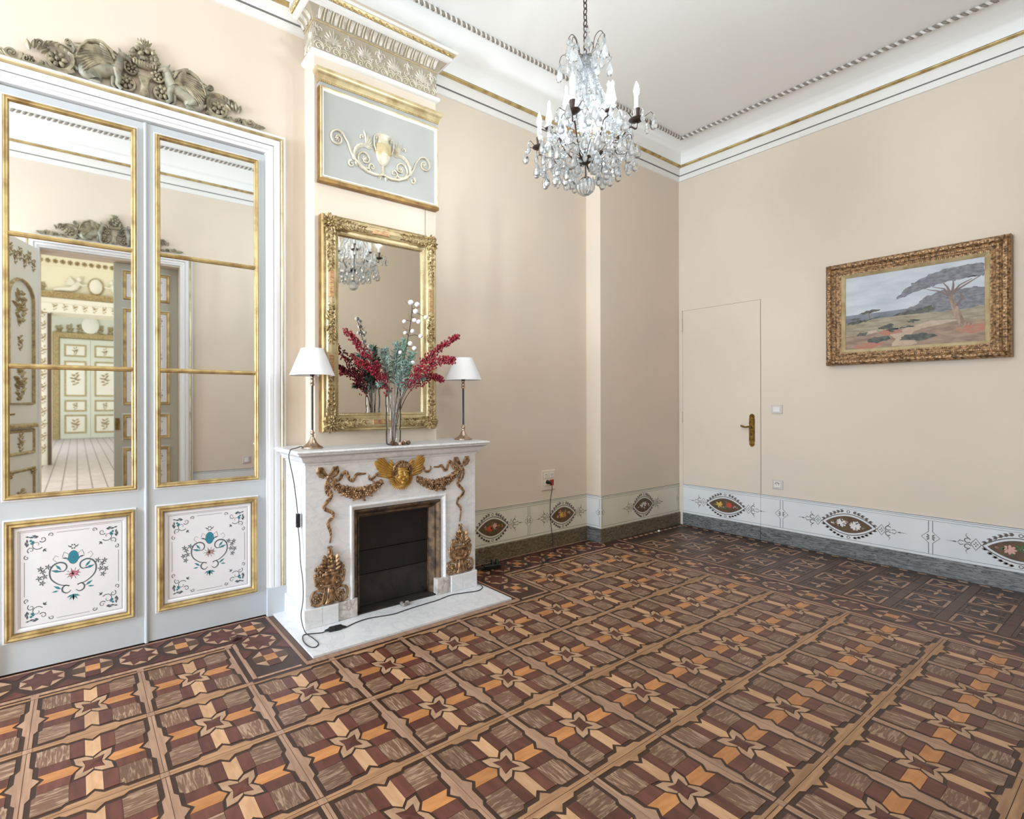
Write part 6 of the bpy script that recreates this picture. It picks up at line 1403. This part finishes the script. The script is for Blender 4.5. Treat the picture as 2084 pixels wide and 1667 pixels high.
# ------------------------------------------------------------------ open doorway behind the camera and the rooms beyond it (seen in the mirrors)
mat('door_green', (176, 176, 164), 0.5); mat('salon_cream', (240, 236, 212), 0.7); mat('salon_white', (238, 236, 226), 0.55); mat('salon_gilt', (200, 182, 134), 0.45, 0.3, rgb2=(150, 128, 88), scale=30)
mat('gallery_green', (220, 223, 211), 0.6); mat('tile', (206, 198, 204), 0.35, rgb2=(190, 178, 182), scale=8, rnd=0.08); mat('tile_joint', (132, 122, 124), 0.8); mat('salon_brown', (84, 64, 52), 0.6)
d3 = struct('door_3', 'open double doorway with one ornate leaf folded back, seen in the mirrors', 'door', (0, YF, 0), pi)
surround(d3, -DX1, -DX0, DZ)
fl_ = G().wbox(-DX1 + 0.002, -DXM, 0.006, DZ - 0.004, -0.17, -0.125).build('door_leaf', 'door_green', d3, 0); fl_['label'] = 'closed grey-green door leaf'
for v0, v1 in ((2.41, 2.724), (1.28, 2.316), (0.91, 1.18), (0.20, 0.82)):
    u0, u1 = -DX1 + 0.085, -DXM - 0.085
    gilt_frame(fl_, u0, u1, v0, v1, -0.125, 1.4)
    G().wbox(u0 + 0.034, u1 - 0.034, v0 + 0.034, v1 - 0.034, -0.126, -0.122).build('panel', 'panel_white', fl_, 0)
    painted_panel(fl_, u0 + 0.05, u1 - 0.05, v0 + 0.05, v1 - 0.05, -0.122, v1 - v0 > 0.4)
G().wbox(-DXM - 0.05, -DXM - 0.012, 1.02, 1.14, -0.125, -0.112).build('lock', 'brass', fl_, 0)
lf = G().box(0.0, 0.62, 0.0, 0.045, 0.006, DZ - 0.006).build('door_leaf', 'salon_white', d3, 0); lf['label'] = 'ornate white and gilt leaf folded back into the room'
lf.location = (-DX0 + 0.004, -0.006, 0); lf.rotation_euler = (0, 0, radians(114.3) - pi)
def plain_panel(par, u0, u1, v0, v1, w, nm='panel'):
    G().frame(u0, u1, v0, v1, [(0, w), (0, w + 0.012), (0.010, w + 0.020), (0.022, w + 0.012), (0.030, w + 0.002)]).build('panel_moulding', 'salon_gilt', par, 25)
    G().wbox(u0 + 0.028, u1 - 0.028, v0 + 0.028, v1 - 0.028, w, w + 0.004).build(nm, 'salon_white', par, 0)
ap = [(0.12, 1.30), (0.50, 1.30), (0.50, 2.24)] + arc(0.31, 2.24, 0.19, 0, pi, 12)[1:] + [(0.12, 1.30)]
g = G()
for q in range(3): g.wtube([(x, y) for x, y in ap], 0.014 - 0.003 * q, 5, w=0.004 + 0.008 * q)
g.build('arched_moulding', 'salon_gilt', lf, 40)
def sprig(par, u, v, s, w, n=10, seed=0):
    r = random.Random(seed); g = G()
    for k in range(n):
        t = (k / n - 0.5) * 2; q = (-1) ** k; g.leaf(u + q * 0.01 * s, v + t * 0.10 * s, 0.07 * s * (1.1 - abs(t) * 0.6), 0.026 * s, pi / 2 - q * r.uniform(0.5, 1.5), w, 0.012 * s)
        g.spiral(u + q * 0.035 * s * (1.1 - abs(t)), v + t * 0.10 * s, 0.018 * s, 1.1, r.uniform(0, 6), q, 0.004 * s, w, 4, k=8)
    g.rosette(u, v, 0.026 * s, 6, w, 0.012 * s); return g.build('gilt_sprig', 'salon_gilt', par, 60)
sprig(lf, 0.31, 2.18, 1.5, 0.002, 12, 1); sprig(lf, 0.31, 1.48, 1.4, 0.002, 12, 2); sprig(lf, 0.31, 1.86, 0.7, 0.002, 8, 3)
for k in range(7): sprig(lf, 0.10 + 0.07 * k, 2.62 + 0.05 * (k % 2), 0.6, 0.002, 8, 10 + k)
G().cbox(0.09, 0.53, 1.075, 1.115, 0, 0.045, 0.012).build('shelf_moulding', 'salon_gilt', lf, 0); plain_panel(lf, 0.10, 0.52, 0.83, 1.06, 0); sprig(lf, 0.31, 0.945, 0.8, 0.006, 10, 5)
plain_panel(lf, 0.10, 0.52, 0.16, 0.70, 0); sprig(lf, 0.31, 0.40, 1.2, 0.006, 12, 6)
for u in (0.13, 0.49): G().rosette(u, 0.67, 0.04, 6, 0.016, 0.014).build('gilt_rosette', 'salon_gilt', lf, 60)
G().wtube([(0.57, 1.20, 0.0), (0.57, 1.20, 0.05), (0.50, 1.205, 0.055)], 0.009, 6).wtube([(0.57, 1.20, 0), (0.57, 1.20, 0.006)], 0.03, 10).build('lever_handle', 'brass', lf, 40)
overdoor('overdoor_carving', 'carved griffin overdoor reflected in the mirrored doors', (0.3275, YF + 0.004, DZ + 0.138), pi)
Y1, Y2, H2, X0b, X1b = -7.0, -16.1, 4.8, -2.4, 3.0
OX0, OX1, OZ = -0.45, 1.15, 3.2
sobj(G().box(X0b, X1b, Y2, YF - 0.2, -0.1, -0.002).build('floor_salon', 'tile_joint', None, 0), 'pale tiled floor of the rooms beyond the open door', 'floor')
ft = bpy.data.objects['floor_salon']
ts = 0.2; mt_ = mk(G().prism([(-0.091, -0.091), (0.091, -0.091), (0.091, 0.091), (-0.091, 0.091)], -0.002, 0.0), 'tile', 'tile', 0); rest = G()
for i in range(-11, 15):
    for j in range(80):
        x, y = 0.1 + ts * i, YF - 0.31 - ts * j
        if -4 <= i <= 7 and j < 24: link('tile', mt_, ft, (x, y, 0))
        else: rest.prism([(x - 0.091, y - 0.091), (x + 0.091, y - 0.091), (x + 0.091, y + 0.091), (x - 0.091, y + 0.091)], -0.002, 0.0)
o = rest.build('tiles', 'tile', ft, 0); o['kind'] = 'stuff'
sobj(G().box(X0b - 0.2, X0b, Y2, YF - 0.2, 0, H2).build('wall_salon_left', 'salon_cream', None, 0), 'cream side wall of the rooms beyond the door', 'wall')
sobj(G().box(X1b, X1b + 0.2, Y2, YF - 0.2, 0, H2).build('wall_salon_right', 'salon_cream', None, 0), 'cream far side wall of the rooms beyond the door', 'wall')
sobj(G().box(X0b, OX0, Y1 - 0.3, Y1, 0, H2).box(OX1, X1b, Y1 - 0.3, Y1, 0, H2).box(OX0, OX1, Y1 - 0.3, Y1, OZ, H2).build('wall_salon_far', 'salon_cream', None, 0), 'cream wall with a gilded doorway in the room beyond', 'wall')
sobj(G().box(X0b, X1b, Y2 - 0.2, Y2, 0, H2).build('wall_gallery_far', 'gallery_green', None, 0), 'pale green end wall of the farthest room', 'wall')
sobj(G().box(X0b, X1b, Y2, YF - 0.2, H2, H2 + 0.1).build('ceiling_salon', 'ceiling_paint', None, 0), 'white ceiling of the rooms beyond the door', 'ceiling')
d4 = struct('door_4', 'gilded doorway crowned by two reclining cherubs, deep in the mirror', 'door', (0, Y1, 0), pi)
uc = -(OX0 + OX1) / 2; hw = (OX1 - OX0) / 2
G().frame(uc - hw - 0.34, uc + hw + 0.34, -0.4, OZ + 0.34, [(0, 0), (0, 0.06), (0.02, 0.08), (0.10, 0.06), (0.12, 0.03), (0.30, 0.03), (0.32, 0.07), (0.34, 0.0)]).build('architrave', 'salon_white', d4, 25)
G().wbox(uc + hw + 0.0, uc + hw + 0.07, 0, OZ, 0.0, 0.075).build('dark_reveal', 'salon_brown', d4, 0)
for q in (1, -1):
    for k in range(12): sprig(d4, uc + q * (hw + 0.14), 0.35 + 0.26 * k, 0.9, 0.03, 6, 40 + k)
for k in range(9): sprig(d4, uc - hw + 0.1 + 0.18 * k, OZ + 0.17, 0.8, 0.03, 6, 60 + k)
g = G().sweep([(uc - hw - 0.42, 0), (uc + hw + 0.42, 0)], [(0, OZ + 0.34), (0.05, OZ + 0.35), (0.12, OZ + 0.42), (0.14, OZ + 0.46), (0, OZ + 0.47)]); g.build('door_cornice', 'salon_gilt', d4, 30)
zt = OZ + 0.47
for q in (1, -1):
    g = G(); c = uc + q * 0.34
    g.wtube([(c + q * 0.42, zt + 0.04), (c + q * 0.28, zt + 0.07), (c + q * 0.12, zt + 0.08), (c + q * 0.05, zt + 0.12)], [0.035, 0.045, 0.06, 0.07], 8, w=0.06)
    g.wtube([(c + q * 0.06, zt + 0.10), (c - q * 0.01, zt + 0.20), (c - q * 0.03, zt + 0.25)], [0.075, 0.06, 0.035], 8, w=0.06); g.well(c - q * 0.04, zt + 0.31, 0.06, 0.05, 0.058, 0.05, 10, 7)
    g.wtube([(c - q * 0.02, zt + 0.21), (c - q * 0.10, zt + 0.17), (c - q * 0.18, zt + 0.20)], [0.03, 0.025, 0.02], 7, w=0.08)
    for k in range(5): g.leaf(c + q * 0.03, zt + 0.20, 0.20, 0.05, (0.9 - 0.25 * k) if q > 0 else pi - (0.9 - 0.25 * k), 0.05, 0.02)
    g.build('cherub', 'salon_white', d4, 60); sprig(d4, uc + q * 0.95, zt + 0.10, 0.9, 0.02, 10, 80); sprig(d4, uc + q * 1.1, zt + 0.06, 0.6, 0.02, 10, 82)
g = G().pillow([(uc + 0.13 * cos(a * pi / 8), zt + 0.19 + 0.17 * sin(a * pi / 8)) for a in range(16)], 0.02, 0.06); g.build('cartouche', 'salon_white', d4, 40)
G().wtube(arc(uc, zt + 0.19, 0.13, 0, 2 * pi, 20, 0.17), 0.018, 6, w=0.04).build('cartouche_rim', 'salon_gilt', d4, 60)
t2 = struct('trim_9', 'gilded cornice of the room beyond the open door', 'cornice', (0, Y1, 0), pi)
G().sweep([(-X1b, 0), (-X0b, 0)], [(0, 4.22), (0.03, 4.23), (0.05, 4.42), (0.10, 4.50), (0.22, 4.66), (0.24, 4.72), (0, 4.74)]).build('cornice_band', 'salon_cream', t2, 25)
for k in range(22): G().rosette(-1.7 + 0.13 * k, 4.32, 0.055, 7, 0.04, 0.02).build('gilt_rosette', 'salon_gilt', t2, 60)
for k in range(22): G().leaf(-1.7 + 0.13 * k, 4.44, 0.10, 0.07, pi / 2, 0.08, 0.03).build('gilt_leaf', 'salon_gilt', t2, 60)
d5 = struct('door_5', 'pale double doors with gilt panels at the end of the farthest room', 'door', (0, Y2, 0), pi)
uc = -0.42
for q in (1, -1):
    u0, u1 = (uc + 0.005, uc + 0.925) if q > 0 else (uc - 0.925, uc - 0.005)
    l_ = G().wbox(u0, u1, 0.01, 3.64, 0, 0.05).build('door_leaf', 'gallery_green', d5, 0)
    for v0, v1 in ((3.0, 3.45), (1.55, 2.85), (1.0, 1.42), (0.2, 0.88)):
        G().frame(u0 + 0.12, u1 - 0.12, v0, v1, [(0, 0.05), (0.01, 0.075), (0.05, 0.07), (0.06, 0.052)]).build('panel_moulding', 'salon_gilt', l_, 25)
        G().wbox(u0 + 0.17, u1 - 0.17, v0 + 0.05, v1 - 0.05, 0.05, 0.056).build('panel', 'salon_white', l_, 0)
        sprig(l_, (u0 + u1) / 2, (v0 + v1) / 2, min(2.2, (v1 - v0) * 3), 0.056, 8, int(v0 * 10))
G().frame(uc - 1.15, uc + 1.15, -0.5, 3.88, [(0, 0), (0, 0.08), (0.03, 0.11), (0.18, 0.08), (0.2, 0.05), (0.215, 0)]).build('architrave', 'salon_gilt', d5, 25)
G().pillow([(uc + 0.28 * cos(a * pi / 8), 4.18 + 0.32 * sin(a * pi / 8)) for a in range(16)], 0.02, 0.12).build('cartouche', 'salon_white', d5, 40)
for k in range(-3, 4): sprig(d5, uc + 0.32 * k, 4.08 - 0.04 * abs(k), 1.8, 0.04, 10, 90 + k)
